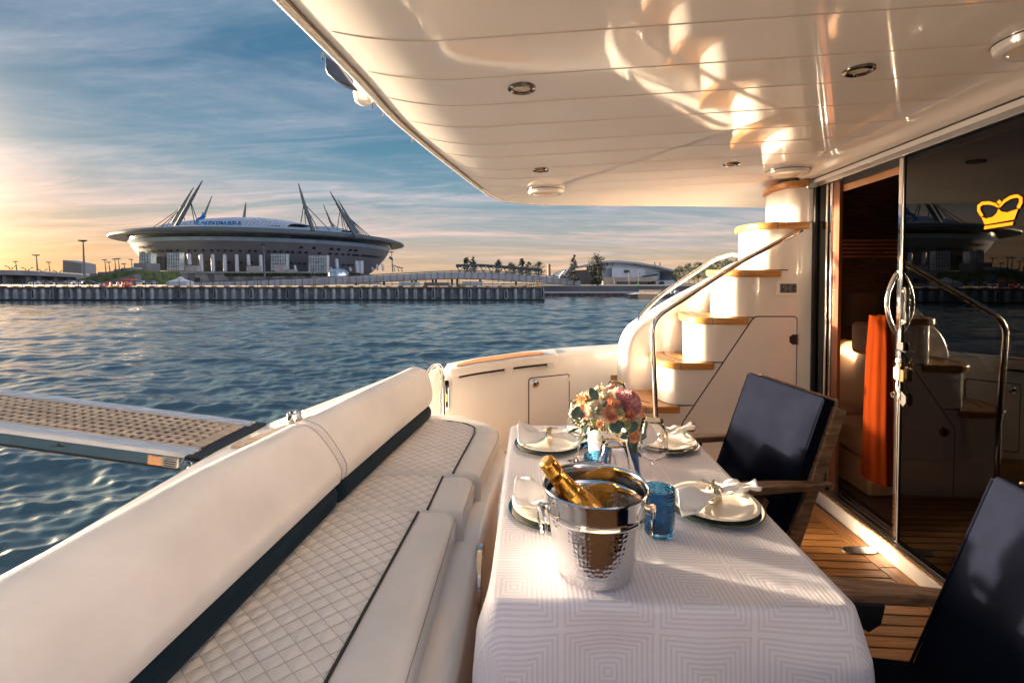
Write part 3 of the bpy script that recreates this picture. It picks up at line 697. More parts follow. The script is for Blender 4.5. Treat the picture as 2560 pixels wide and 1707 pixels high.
# hinge cheek, bolt, badges
m = MB(); m.prism([(a, -.004, b) for a, b in ((-.075, -.004), (.0, -.014), (.03, -.022), (.045, -.045), (.04, -.068), (-.02, -.075), (-.075, -.07))], (0, .012, 0)); hc = m.build('hinge_cheek', CHR, pa, local=True, bevel=.003)
m = MB(); m.lathe([(0, .012), (.010, .011), (.012, .007), (.016, .007), (.018, .002), (.018, -.002)], 24, (.012, -.004, -.046), MY); m.build('hinge_bolt', CHR, hc, local=True)
m = MB(); m.box((-.05, -.02, -.02), (.012, wd + .01, -.006)); m.build('hinge_gap', BLK, pa, local=True)
m = MB(); m.box((.055, .0005, -.066), (.118, .0035, -.027)); pt_ = m.build('maker_plate', mat('plate_grey', (.42, .42, .40), .35, .6), pa, local=True, bevel=.001)
m = MB(); m.box((.120, .0005, -.064), (.178, .0035, -.029)); wp = m.build('warning_plate', mat('warning_backing', (.30, .24, .19), .5), pa, local=True)
for i in range(3):
    for j in range(2):
        cxx, czz = .130 + i * .019, -.0385 - j * .0175
        m = MB(); m.prism([(cxx - .008, -.0008, czz - .006), (cxx + .008, -.0008, czz - .006), (cxx, -.0008, czz + .008)], (0, .002, 0)); m.build('warning_triangle', mat('warning_orange', (.55, .22, .05), .5), wp, local=True, smooth=0)
for i in range(3):
    m = MB(); m.box((.062, -.0004, -.062 + i * .0085), (.111, .001, -.058 + i * .0085)); m.build('print_line', mat('print_dark', (.05, .05, .05), .5), pt_, local=True, smooth=0)
def text_mesh(body, size, extr, name, mt, M, parent, local=True, align='CENTER', boat=True):
    cu = bpy.data.curves.new('t', 'FONT'); cu.body = body; cu.size = size; cu.extrude = extr; cu.align_x = align; cu.resolution_u = 3
    ob = bpy.data.objects.new('t', cu); COL.objects.link(ob)
    dg = bpy.context.evaluated_depsgraph_get(); me = bpy.data.meshes.new_from_object(ob.evaluated_get(dg)); bpy.data.objects.remove(ob); me.name = name
    me.transform(M); me.materials.clear(); me.materials.append(mt); o = bpy.data.objects.new(name, me); link(o, parent, local)
    if parent is None and boat: BOAT.append(o)
    return o
# facing -y in gangway space; +x of the text runs towards -x there (the side is read from the camera)
text_mesh('opacmare', .0095, .0004, 'maker_name', mat('print_dark', (.05, .05, .05), .5), Matrix.Translation((.0865, -.0003, -.036)) @ Matrix(((-1, 0, 0, 0), (0, 0, -1, 0), (0, 1, 0, 0), (0, 0, 0, 1))), pt_)
m = MB()
m.prism([(x_, .0012, z_) for x_, z_ in ((.60, -.050), (.53, -.043), (.555, -.041), (.56, -.032), (.565, -.041), (.575, -.047), (.61, -.053))], (0, .002, 0)); m.build('ship_emblem', BLK, sp, local=True, smooth=0)
# ---- glass door in the cabin bulkhead
def BX(d): return 1.985 + .055 * (d - 2.5)
def ZH(d): return lerp(2.086, 2.034, (d - 1.859) / 1.496)        # header underside
def strip(m, y0, y1, xa, xb, za, zb, n=2):
    """bar along the bulkhead; xa,xb measured from its plane; za/zb numbers or functions of y"""
    fz = lambda z, yy: z(yy) if callable(z) else z
    m.loft([[(BX(yy) + xa, yy, fz(za, yy)), (BX(yy) + xb, yy, fz(za, yy)), (BX(yy) + xb, yy, fz(zb, yy)), (BX(yy) + xa, yy, fz(zb, yy))] for yy in [lerp(y0, y1, k / (n - 1)) for k in range(n)]])
    return m
dr = thing('sliding_glass_door', 'dark tinted sliding glass door in chrome frames, its near leaf bearing a crown', 'glass door', (1.99, 2.4, .08))
strip(MB(), -.6, 2.484, .004, .014, .09, lambda q: ZH(q) - .002).build('glass_pane', DKG, dr, smooth=0)
strip(MB(), 3.145, 3.25, .004, .014, .09, lambda q: ZH(q) - .002).build('glass_pane', DKG, dr, smooth=0)
strip(MB(), 2.484, 2.513, -.006, .022, .085, lambda q: ZH(q) - .001).build('door_stile', CHR, dr, bevel=.006)
strip(MB(), 2.478, 2.4845, -.002, .018, .085, lambda q: ZH(q) - .003).build('stile_seal', BLK, dr)
strip(MB(), 3.13, 3.15, -.004, .024, .085, lambda q: ZH(q) - .001).build('door_stile', CHR, dr, bevel=.005)
strip(MB(), 3.082, 3.105, -.004, .024, .085, lambda q: ZH(q) - .001).build('door_stile', CHR, dr, bevel=.005)
strip(MB(), 3.02, 3.08, .006, .026, .085, lambda q: ZH(q) - .001).build('jamb_lining', mat('brown_lining', (.16, .05, .02), .35), dr)
strip(MB(), 3.252, 3.284, -.012, .03, .0, lambda q: ZH(q) + .0).build('door_jamb', BLK, dr)
m = MB(); m.box((1.985, 3.284, 0), (2.10, 3.34, 2.12)); m.build('outer_jamb', GEL, dr, bevel=.004)
strip(MB(), -.6, 3.284, -.020, .05, lambda q: ZH(q), lambda q: ZH(q) + .030).build('header_rail', STEEL, dr, bevel=.004)
strip(MB(), -.6, 3.284, .018, .05, lambda q: ZH(q) - .03, lambda q: ZH(q)).build('header_channel', BLK, dr)
m = MB(); strip(m, 2.52, 3.02, .028, .034, lambda q: ZH(q) - .07, lambda q: ZH(q) - .03); m.build('lintel_strip', mat('lintel_orange', (.36, .17, .07), .4), dr)
for xa, xb, zz, mt in ((-.034, -.026, .088, CHR), (-.024, -.012, .086, ALU), (-.010, -.002, .094, CHR), (.0, .022, .088, BLK), (.024, .034, .096, CHR), (.036, .058, .088, ALU), (.060, .070, .097, CHR), (.072, .12, .087, ALU)):
    strip(MB(), -.6, 3.28, xa, xb, .05, zz).build('floor_track', mt, dr, bevel=.0015)
# crown emblem on the near pane: outline loops and body, as flat print
cr = MB(); cy0 = 1.985
def cp(u, v): 
    dd = 1.8475 / ((u - 1280) / F - .055); return Vector((BX(dd) - .0005, dd, 1.49 - (v - HB) / F * dd))
def band(pts, wpx):
    n = len(pts); L = []
    for i, (u, v) in enumerate(pts):
        a, b = pts[max(i - 1, 0)], pts[min(i + 1, n - 1)]; t = Vector((b[0] - a[0], b[1] - a[1])).normalized(); nn = Vector((-t.y, t.x)) * (wpx[i] if isinstance(wpx, list) else wpx) / 2
        L.append([cp(u - nn.x, v - nn.y), cp(u + nn.x, v + nn.y)])
    cr.loft(L, closed_ring=False, caps=False)
band([(2452, 541), (2443, 527), (2443, 516), (2452, 509), (2468, 508), (2483, 512), (2492, 519)], [7, 8, 8, 8, 8, 7, 4])
band([(2494, 519), (2506, 504), (2522, 494), (2538, 491), (2547, 496), (2547, 508), (2541, 521)], [4, 7, 8, 8, 9, 9, 8])
k = len(cr.v); body = [(2450, 543), (2462, 547), (2478, 543), (2488, 534), (2492, 523), (2500, 530), (2514, 532), (2526, 528), (2541, 523), (2532, 549), (2459, 562)]
cr.v += [tuple(cp(*q)) for q in body]; cr.f.append(tuple(range(k, k + len(body))))
k = len(cr.v); cr.v += [tuple(cp(*q)) for q in ((2458, 566), (2530, 555), (2528, 563), (2457, 574))]; cr.f.append((k, k + 1, k + 2, k + 3))
k = len(cr.v); cr.v += [tuple(cp(*q)) for q in ((2494, 500), (2500, 506), (2494, 513), (2487, 507))]; cr.f.append((k, k + 1, k + 2, k + 3))
cr.build('crown_emblem', YEL, dr, smooth=0)
# handle: two half-moon bars, lock plate, keys
hd = thing('door_handle', 'half-moon chrome pull handle with lock plate on the glass door stile', 'door handle', (1.97, 2.49, 1.3))
yh = 2.500
arc = [(BX(yh) - .006 - .052 * math.sin(math.pi * t) ** .8, yh + .005, lerp(1.165, 1.475, t)) for t in [k / 20 for k in range(21)]]
m = MB(); m.tube(arc, .011, 12); m.build('grip', CHR, hd)
m = MB(); m.prism([(BX(2.46) - .008, 2.462 + a, b) for a, b in rrect(-.016, 1.215, .016, 1.405, .012)], (.012, 0, 0)); lp = m.build('lock_plate', CHR, hd, bevel=.002)
for zz in (1.235, 1.385):
    m = MB(); m.lathe([(0, .004), (.006, .003), (.007, 0)], 12, (BX(2.46) - .009, 2.462, zz), Matrix.Rotation(R(-90), 4, 'Y')); m.build('screw', GOLD, lp)
m = MB(); m.prism([(BX(2.46) - .012, 2.462 + a, b) for a, b in rrect(-.012, 1.085, .030, 1.125, .01)], (.012, 0, 0)); m.build('latch_body', BLK, hd, bevel=.002)
m = MB(); m.tube([(BX(2.46) - .018, 2.49, 1.083), (BX(2.46) - .018, 2.43, 1.083)], .004, 8); m.build('latch_pin', CHR, hd)
kk = thing('key_bunch', 'bunch of keys with a pale orange tag and metal charm hanging from the door latch', 'keys', (1.95, 2.48, 1.0))
def ring3(c, r, rt, name, mt, ax='X', sc=1.0):
    m = MB(); m.tube([(c[0], c[1] + r * math.cos(a), c[2] + sc * r * math.sin(a)) for a in [2 * math.pi * k / 20 for k in range(20)]], rt, 6, closed=True); return m.build(name, mt, kk)
xk_ = BX(2.47) - .02
ring3((xk_, 2.465, 1.035), .017, .003, 'key_ring', CHR); ring3((xk_ - .004, 2.458, 1.012), .013, .003, 'key_ring', GOLD)
m = MB(); m.prism([(xk_ - .006, 2.475 + a, b) for a, b in rrect(-.018, .935, .018, 1.0, .012)], (.008, 0, 0)); m.build('tag', mat('tag_orange', (.80, .48, .30), .4), kk, bevel=.003)
m = MB(); m.prism([(xk_ + .0, 2.452 + a, b) for a, b in rrect(-.016, .93, .016, .99, .006)], (.006, 0, 0)); m.build('key', mat('dark_brass', (.25, .12, .05), .3, .8), kk, bevel=.001)
m = MB(); m.tube([(xk_, 2.475, .935), (xk_, 2.478, .90), (xk_, 2.474, .885)], .0018, 6); m.build('chain', STEEL, kk)
m = MB(); m.tube([(xk_ - .002, 2.475 + a, b) for a, b in ((0, .885), (-.018, .862), (-.016, .836), (.002, .822), (.014, .84), (.028, .838), (.034, .855), (.02, .866), (.008, .858))], .0035, 6, closed=True); m.build('metal_charm', SILV, kk)
m = MB(); m.prism([(xk_ + .004, 2.452 + a, b) for a, b in ((0, .88), (-.028, .862), (-.03, .83), (-.012, .805), (.014, .822), (.014, .86))], (.006, 0, 0)); m.build('leather_fob', BLK, kk, bevel=.001)
# sill: white riser with a teak strip on top
sl_ = thing('door_sill', 'white raised door sill topped with a teak strip along the glass door', 'door sill', (1.94, 2.4, 0))
m = MB(); m.loft([[(1.942 + .045 * (q - 2.6), q, -.02), (1.942 + .045 * (q - 2.6), q, .074), (2.16, q, .074), (2.16, q, -.02)] for q in (-.6, 1.3, 3.279)]); m.build('riser', GEL, sl_, bevel=.006)
y = -.5
while y < 3.25:
    m = MB(); xq = 1.954 + .045 * (y - 2.6); m.box((xq, y, .072), (BX(y) - .036, y + .053, .080)); m.build('sill_plank', TEAK, sl_, smooth=0); y += .0625
# cornice between door header and ceiling
cn = thing('cornice', 'cream moulded cornice between the glass door header and the ceiling', 'cornice', (1.95, 2.4, 2.1))
PROF = [(.05, .030), (-.018, .030), (-.022, .055), (-.026, .06), (-.036, .062), (-.075, .060), (-.095, .066), (-.11, .085), (-.16, .10), (-.30, None), (.05, None)]
rings = []
for k in range(12):
    yy = lerp(-.6, 3.30, k / 11); r = []
    for a, b in PROF:
        x_ = BX(yy) + a; r.append((x_, yy, ZH(yy) + b if b is not None else zc(x_, yy) + .004))
    rings.append(r)
m = MB(); m.loft(rings); m.build('moulding', CEIL, cn, smooth=50)
strip(MB(), -.6, 3.27, -.030, -.0, lambda q: ZH(q) + .0545, lambda q: ZH(q) + .0585).build('shadow_line', BLK, cn)
# end cap of the header with its label
m = MB(); strip(m, 3.262, 3.282, -.06, .0, lambda q: ZH(q) - .005, lambda q: ZH(q) + .04); ec = m.build('end_cap', STEEL, cn, bevel=.006)
# dim cabin behind the door
cb = thing('cabin', 'dark brown saloon seen through the open door, with window blinds', 'cabin', (3.2, 2.6, .08))
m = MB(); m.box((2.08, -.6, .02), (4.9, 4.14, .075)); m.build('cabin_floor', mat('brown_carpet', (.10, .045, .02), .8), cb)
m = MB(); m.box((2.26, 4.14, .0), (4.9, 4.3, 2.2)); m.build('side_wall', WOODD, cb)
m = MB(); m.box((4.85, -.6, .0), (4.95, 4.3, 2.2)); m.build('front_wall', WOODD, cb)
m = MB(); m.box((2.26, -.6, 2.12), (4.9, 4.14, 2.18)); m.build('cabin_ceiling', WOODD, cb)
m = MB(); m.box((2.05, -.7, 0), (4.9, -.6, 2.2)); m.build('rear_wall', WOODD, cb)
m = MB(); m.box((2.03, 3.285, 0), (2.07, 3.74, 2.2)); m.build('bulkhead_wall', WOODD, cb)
BL = mat('blind_brown', (.30, .10, .035), .5)
for k in range(5):
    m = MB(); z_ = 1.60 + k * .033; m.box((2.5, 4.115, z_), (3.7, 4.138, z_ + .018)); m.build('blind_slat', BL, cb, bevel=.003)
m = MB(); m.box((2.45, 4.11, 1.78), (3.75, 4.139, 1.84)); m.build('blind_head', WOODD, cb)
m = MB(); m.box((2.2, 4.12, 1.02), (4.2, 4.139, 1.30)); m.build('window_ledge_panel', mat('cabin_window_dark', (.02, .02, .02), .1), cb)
ss = thing('saloon_sofa', 'tan leather saloon sofa with rounded back inside the cabin', 'sofa', (2.7, 3.6, .08))
rings = []
for k in range(16):
    t = k / 15; yy = lerp(3.02, 4.05, t); top = interp(t, [(0, .66), (.12, .80), (.3, .90), (.6, .93), (1, .93)])
    rings.append([(2.62, yy, .40), (2.64, yy, top * .75), (2.68, yy, top * .96), (2.74, yy, top), (2.86, yy, top * .96), (2.90, yy, .40)])
m = MB(); m.loft(rings); m.build('backrest', BEIGE, ss, smooth=60, bevel=.03, bseg=4)
m = MB(); m.box((2.22, 3.0, .08), (2.95, 4.08, .30)); m.build('base', BEIGE, ss, bevel=.02)
for a, b in ((3.0, 3.5), (3.51, 4.08)):
    m = MB(); m.box((2.20, a, .30), (2.70, b, .46)); m.build('seat_cushion', BEIGE, ss, bevel=.05, bseg=4)
m = MB(); m.box((2.60, 3.35, .86), (2.82, 3.75, 1.10), None); m.build('headrest', mat('headrest_tan', (.34, .17, .09), .5), ss, bevel=.04, bseg=4)
oc = thing('orange_light_streak', 'orange pleated column added for the light streak inside the open doorway', 'light streak', (2.115, 2.80, .08))  # made-up pleated form, added to stand in for a streak of light
m = MB(); m.grid(lambda u, v: Vector(((.045 + .003 * math.sin(u * 2 * math.pi * 9) + .004 * math.sin(v * 3)) * interp(v, [(0, 1.25), (.3, 1.1), (.75, .95), (1, .8)]) * math.cos(u * 2 * math.pi), (.085 + .003 * math.sin(u * 2 * math.pi * 9)) * interp(v, [(0, 1.2), (.3, 1.05), (.75, .95), (1, .75)]) * math.sin(u * 2 * math.pi), (.20 + .95 * v))), 90, 24, cu=True); m.build('streak_body', ORANGE, oc, local=True, smooth=180)
# ---- folding teak armchairs with navy cushions (local: the sitter looks along -x)
def chair(loc, rz, label):
    c = thing('folding_armchair', label, 'armchair', loc, rz)
    BKX = lambda z: .055 + (z - .42) * .36          # back plane
    def slab(x0, z0, x1, z1, th, y0, y1, crown=.012):
        """cushion: thick pad from (x0,z0) to (x1,z1) in side view, puffed in the middle"""
        m = MB(); d = Vector((x1 - x0, 0, z1 - z0)); n = Vector((-d.z, 0, d.x)).normalized()
        if n.x > 0 and abs(d.z) > abs(d.x): n = -n
        if abs(d.x) > abs(d.z) and n.z < 0: n = -n
        nu, nv = 14, 16
        def f(s, t, side):
            e = min(1, min(s, 1 - s) / .10) ** .5 * min(1, min(t, 1 - t) / .10) ** .5
            p = Vector((x0, lerp(y0, y1, t), z0)) + d * s + n * (th * .5 + crown * e * math.sin(math.pi * s) ** .3 if side else -th * .5); return p
        m.grid(lambda s, t: f(s, t, 1), nu, nv); m.grid(lambda s, t: f(s, t, 0), nu, nv)
        k = nu * nv
        rim = [i * nv for i in range(nu)] + [(nu - 1) * nv + j for j in range(1, nv)] + [i * nv + nv - 1 for i in range(nu - 2, -1, -1)] + [j for j in range(nv - 2, 0, -1)]
        for a, b in zip(rim, rim[1:] + rim[:1]): m.f.append((a, b, b + k, a + k))
        return m
    bk = slab(BKX(.44) - .035, .44, BKX(.965) - .035, .965, .058, -.255, .255).build('back_cushion', NAVY, c, local=True, smooth=50, bevel=.010, bseg=3)
    m = MB()
    for zz, yy in ((.965, -.258), (.965, .258)): pass
    m.tube([(BKX(.45) - .065, -.257, .45), (BKX(.962) - .062, -.257, .962), (BKX(.962) - .062, .257, .962), (BKX(.45) - .065, .257, .45)], .0035, 6); m.build('welt', NAVY, bk, local=True)
    slab(-.41, .452, .06, .437, .085, -.250, .250).build('seat_cushion', NAVY, c, local=True, smooth=50, bevel=.012, bseg=3)
    for s in (-1, 1):
        y0 = s * .262
        # stile: from the top of the back down and forward, curving
        side = [(BKX(.93) + .012, .93), (BKX(.8) + .014, .8), (BKX(.62) + .012, .62), (.075, .45), (.015, .30), (-.07, .14), (-.17, 0)]
        sp_ = smooth_path([(a, 0, b) for a, b in side], 4); L = []
        for i, p in enumerate(sp_):
            q = (sp_[min(i + 1, len(sp_) - 1)] - sp_[max(i - 1, 0)]).normalized(); nn = Vector((-q.z, 0, q.x)); wv = .026 if p.z > .5 else .030
            L.append([(p.x + nn.x * wv, y0 - .012, p.z + nn.z * wv), (p.x - nn.x * wv, y0 - .012, p.z - nn.z * wv), (p.x - nn.x * wv, y0 + .012, p.z - nn.z * wv), (p.x + nn.x * wv, y0 + .012, p.z + nn.z * wv)])
        m = MB(); m.loft(L); m.build('stile', TEAKW, c, local=True, smooth=40, bevel=.004)
        # arm: wide at the front, waisted towards the back
        A_ = [(-.37, .032), (-.34, .036), (-.2, .037), (-.05, .033), (.05, .024), (.16, .020), (.20, .012)]
        ya = s * .285
        top = [(x, ya - w_, .648 - max(0, x) * .04) for x, w_ in A_] + [(x, ya + w_, .648 - max(0, x) * .04) for x, w_ in reversed(A_)]
        m = MB(); m.prism(top, (0, 0, -.030)); ar = m.build('arm', TEAKW, c, local=True, bevel=.006)
        m = MB(); m.lathe([(0, .006), (.008, .005), (.009, 0)], 12, (.165, ya + s * .019, .625), Matrix.Rotation(R(90 if s < 0 else -90), 4, 'X')); m.build('arm_bolt', BLK, ar, local=True)
        m = MB(); m.prism([(-.16, y0 + s * .0 - .016, .622), (-.06, y0 - .016, .622), (-.07, y0 - .016, .57), (-.10, y0 - .016, .545), (-.14, y0 - .016, .57)], (0, .032, 0)); m.build('arm_bracket', BLK, c, local=True, bevel=.004)
        m = MB(); m.beam((-.10, y0 + s * .026, .60), (-.27, y0 + s * .026, .28), .024, .066, (0, 1, 0)); m.beam((-.27, y0 + s * .026, .28), (-.345, y0 + s * .026, 0.0), .024, .06, (0, 1, 0)); m.build('front_leg', TEAKW, c, local=True, smooth=0, bevel=.004)
        m = MB(); m.beam((-.16, y0 - s * .026, .37), (.27, y0 - s * .026, .0), .022, .05, (0, 1, 0)); m.build('rear_leg', TEAKW, c, local=True, smooth=0, bevel=.004)
        m = MB(); m.beam((-.40, s * .215, .375), (.09, s * .215, .345), .03, .04); m.build('seat_rail', TEAKW, c, local=True, smooth=0, bevel=.003)
    for zz in (.50, .62, .74, .86, .94):
        m = MB(); m.box((BKX(zz) + .0, -.25, zz - .022), (BKX(zz) + .016, .25, zz + .022)); m.build('back_slat', TEAKW, c, local=True, bevel=.003)
    for k in range(7):
        xx = -.38 + k * .07; m = MB(); m.box((xx, -.23, .388 - k * .004), (xx + .05, .23, .402 - k * .004)); m.build('seat_slat', TEAKW, c, local=True, bevel=.002)
    return c
chair((1.05, 2.20, 0), R(7), 'teak armchair with navy cushions, its back towards the open doorway')
chair((1.0, .992, 0), R(-7), 'teak armchair with navy cushions, its back towards the crown-marked pane')
# ---- dining table and cloth
TW, TL, TZ = .405, .625, .735; TC = Vector((.385, 1.71, 0)); TR = R(-2.2)
tb = thing('dining_table', 'rectangular cockpit dining table hidden under a long pale cloth', 'table', TC, TR)
m = MB(); m.prism([(a, b, TZ - .035) for a, b in rrect(-TW + .004, -TL + .004, TW - .004, TL - .004, .024)], (0, 0, .033)); m.build('table_top', TEAKY, tb, local=True, bevel=.004)
for s in (-.3, .3):
    m = MB(); m.lathe([(.16, 0), (.16, .012), (.05, .03), (.04, .06), (.04, .70)], 28, (0, s, 0)); m.build('pedestal_leg', CHR, tb, local=True)
CL = bpy.data.materials.new('tablecloth_damask'); CL.use_nodes = True; t = CL.node_tree; b = t.nodes['Principled BSDF']
b.inputs['Roughness'].default_value = .62; b.inputs['Sheen Weight'].default_value = .25
uvn = N(t, 'ShaderNodeUVMap'); uvn.uv_map = 'UVMap'
sp3 = N(t, 'ShaderNodeSeparateXYZ'); t.links.new(uvn.outputs[0], sp3.inputs[0])
T_ = .215
fx = mth(t, 'ABSOLUTE', mth(t, 'SUBTRACT', mth(t, 'FRACT', mth(t, 'DIVIDE', sp3.outputs[0], T_)), .5))
fy = mth(t, 'ABSOLUTE', mth(t, 'SUBTRACT', mth(t, 'FRACT', mth(t, 'DIVIDE', sp3.outputs[1], T_)), .5))
dd = mth(t, 'MAXIMUM', fx, fy)
wv = mth(t, 'ADD', mth(t, 'MULTIPLY', mth(t, 'SINE', mth(t, 'MULTIPLY', dd, 2 * math.pi * 19.0)), .5), .5)
mr = N(t, 'ShaderNodeMapRange'); mr.interpolation_type = 'SMOOTHSTEP'; mr.inputs[1].default_value = .30; mr.inputs[2].default_value = .62; t.links.new(wv, mr.inputs[0])
nz = N(t, 'ShaderNodeTexNoise'); nz.inputs['Scale'].default_value = 5; t.links.new(uvn.outputs[0], nz.inputs[0])
cc = mixc(t, mr.outputs[0], (.66, .65, .745), (.785, .785, .875)); cc = mixc(t, mth(t, 'MULTIPLY', nz.outputs[0], .12), cc, (.80, .76, .78)); t.links.new(cc, b.inputs['Base Color'])
t.links.new(mth(t, 'ADD', mth(t, 'MULTIPLY', mr.outputs[0], -.16), .68), b.inputs['Roughness'])
nz2 = N(t, 'ShaderNodeTexNoise'); nz2.inputs['Scale'].default_value = 700; t.links.new(uvn.outputs[0], nz2.inputs[0])
nz3 = N(t, 'ShaderNodeTexNoise'); nz3.inputs['Scale'].default_value = 9; nz3.inputs['Detail'].default_value = 3; t.links.new(uvn.outputs[0], nz3.inputs[0])
hh = mth(t, 'ADD', mth(t, 'MULTIPLY', mr.outputs[0], .25), mth(t, 'ADD', mth(t, 'MULTIPLY', nz2.outputs[0], .25), mth(t, 'MULTIPLY', nz3.outputs[0], 4.5)))
bp = N(t, 'ShaderNodeBump'); bp.inputs['Strength'].default_value = .5; bp.inputs['Distance'].default_value = .0018; t.links.new(hh, bp.inputs['Height']); t.links.new(bp.outputs[0], b.inputs['Normal'])
def clothpt(a, b):
    r = .024; qx = max(-TW + r, min(TW - r, a)); qy = max(-TL + r, min(TL - r, b)); ox, oy = a - qx, b - qy; L = math.hypot(ox, oy)
    if L <= r: 
        z = TZ + .0035 + .0016 * noise.noise(Vector((a * 7, b * 7, 1))) + .0022 * math.exp(-abs(a - .02) / .006) + .0022 * math.exp(-abs(b + .16) / .006) ; return (a, b, z)
    nx, ny = ox / L, oy / L; e = L - r
    peri = qx * 1.0 + qy * 1.0 + math.atan2(ny, nx) * .12
    rb = .012
    if e < rb * 1.57: h = rb * math.sin(e / rb); z = -rb * (1 - math.cos(e / rb))
    else:
        s = e - rb * 1.57; corner = min(abs(nx), abs(ny)) * 1.4
        fold = (math.sin(qx * 17 + qy * 21 + 1.3) * .012 + math.sin(qx * 9.5 - qy * 8 + .4) * .016 + .006 * noise.noise(Vector((qx * 14, qy * 14, s * 9)))) * min(1, s / .10)
        fl = .05 * s + fold + corner * s * .05; 
        h = rb + fl; z = -rb - s * .985
    return (qx + nx * (r + h), qy + ny * (r + h), TZ + .0035 + z)
DROP = .46; nu, nv = 150, 190; m = MB(); uv = []
xs = [-TW - DROP + (2 * TW + 2 * DROP) * i / (nu - 1) for i in range(nu)]; ys = [-TL - DROP + (2 * TL + 2 * DROP) * j / (nv - 1) for j in range(nv)]
for x in xs:
    for y in ys: m.v.append(clothpt(x, y)); uv.append((x + .035, y + .045))
for i in range(nu - 1):
    for j in range(nv - 1): m.f.append((i * nv + j, (i + 1) * nv + j, (i + 1) * nv + j + 1, i * nv + j + 1))
m.uv = uv
tc_ = thing('tablecloth', 'white lilac tablecloth woven with concentric squares draped over the dining table', 'tablecloth', TC, TR)
m.build('cloth', CL, tc_, local=True, smooth=180, solid=.0012)
TOP = TZ + .0065
# ---- table setting
def plate_set(x, y, nrot, where, nlab):
    c = thing('charger_plate', f'glossy dark green charger plate {where}', 'charger', (x, y, TOP), 0)
    m = MB(); m.lathe([(0, 0), (.10, 0), (.125, .006), (.147, .013), (.148, .016), (.144, .017), (.12, .0105), (.10, .006), (0, .005)], 56); m.build('charger', CHARG, c, local=True, smooth=50)
    p = thing('dinner_plate', f'cream dinner plate {where}', 'plate', (x, y, TOP + .0075))
    m = MB(); m.lathe([(0, 0), (.075, 0), (.08, .003), (.10, .009), (.134, .019), (.1355, .0205), (.134, .0215), (.10, .0125), (.086, .0075), (.08, .006), (0, .006)], 56); m.build('plate', PORC, p, local=True, smooth=50)
    n = thing('napkin', f'white cloth napkin pinched in a ring {where}', 'napkin', (x, y, TOP + .028), nrot)
    random.seed(int(x * 1000 + y * 77)); ph = random.random() * 6
    def f(s, t):
        a = (s - .5) * 2; w_ = .012 + .082 * abs(a) ** .8 * (1 - .25 * (a > 0)); b_ = (t - .5) * 2
        yy = b_ * w_ * (1.0 + .12 * math.sin(a * 5 + ph)); 
        zz = .014 + .036 * abs(a) * math.cos(b_ * 2.4 + ph * .3 + a) + .018 * math.sin(b_ * 6.5 + ph) * abs(a) ** 1.3 + .010 * (1 - abs(a)) + .022 * max(0, a) * abs(a) + .012 * math.sin(a * 7 + b_ * 3) * abs(a)
        zz = max(zz, .002 if math.hypot(a * .135, yy) > .09 else -.004) 
        tip = -.020 * b_ * b_ * abs(a)
        return (a * .135 + tip, yy + .012 * math.sin(a * 2.2), zz)
    m = MB(); m.grid(f, 44, 34); m.build('cloth', CLOTHW, n, local=True, smooth=180, solid=.002)
    r = thing('napkin_ring', f'twisted pale gold napkin ring round the napkin {where}', 'napkin ring', (x, y, TOP + .028), nrot)
    for k, o_ in enumerate((-.0055, 0, .0055)):
        m = MB(); m.tube([(o_ * 1.3 + .003 * math.sin(2 * a), .027 * math.cos(a), .017 + .026 * math.sin(a)) for a in [2 * math.pi * q / 28 for q in range(28)]], .0044, 8, closed=True); m.build('ring_strand', SILV, r, local=True)
    m = MB(); m.tube([(-.036, .014, .056), (-.014, .005, .051), (-.002, -.007, .050), (.014, -.015, .042), (.019, -.022, .032)], .0042, 8); m.build('knot_cord', SILV, r, local=True)
    m = MB(); m.tube([(.012, .018, .048), (0, .005, .053), (-.010, -.013, .047)], .0055, 8); m.build('knot', SILV, r, local=True)
plate_set(.635, 1.52, R(8), 'beside the blue tumbler and wine glass', 0)
plate_set(.137, 1.50, R(172), 'half hidden behind the champagne bucket', 0)
plate_set(.158, 2.06, R(178), 'at the far end nearest the sofa', 0)
plate_set(.648, 2.08, R(12), 'at the far end beside the armchair', 0)
# champagne bucket
HAM = bpy.data.materials.new('hammered_steel'); HAM.use_nodes = True; t = HAM.node_tree; b = t.nodes['Principled BSDF']
b.inputs['Base Color'].default_value = (.74, .73, .72, 1); b.inputs['Metallic'].default_value = 1; b.inputs['Roughness'].default_value = .10
tcn = N(t, 'ShaderNodeTexCoord'); s3 = N(t, 'ShaderNodeSeparateXYZ'); t.links.new(tcn.outputs['Object'], s3.inputs[0])
at = mth(t, 'ARCTAN2', s3.outputs[1], s3.outputs[0]); cb3 = N(t, 'ShaderNodeCombineXYZ'); t.links.new(mth(t, 'MULTIPLY', at, .115), cb3.inputs[0]); t.links.new(s3.outputs[2], cb3.inputs[1])
vo = N(t, 'ShaderNodeTexVoronoi'); vo.inputs['Scale'].default_value = 92; vo.inputs['Randomness'].default_value = .45; t.links.new(cb3.outputs[0], vo.inputs['Vector'])
mz = N(t, 'ShaderNodeMapRange'); mz.inputs[1].default_value = .158; mz.inputs[2].default_value = .146; t.links.new(s3.outputs[2], mz.inputs[0])
bp = N(t, 'ShaderNodeBump'); bp.inputs['Distance'].default_value = .0035; t.links.new(mth(t, 'MULTIPLY', mz.outputs[0], .36), bp.inputs['Strength'])
t.links.new(vo.outputs['Distance'], bp.inputs['Height']); t.links.new(bp.outputs[0], b.inputs['Normal'])
BX0, BY0 = .207, 1.205
bu = thing('champagne_bucket', 'hammered stainless steel champagne bucket with ring handles on the tablecloth', 'ice bucket', (BX0, BY0, TOP))
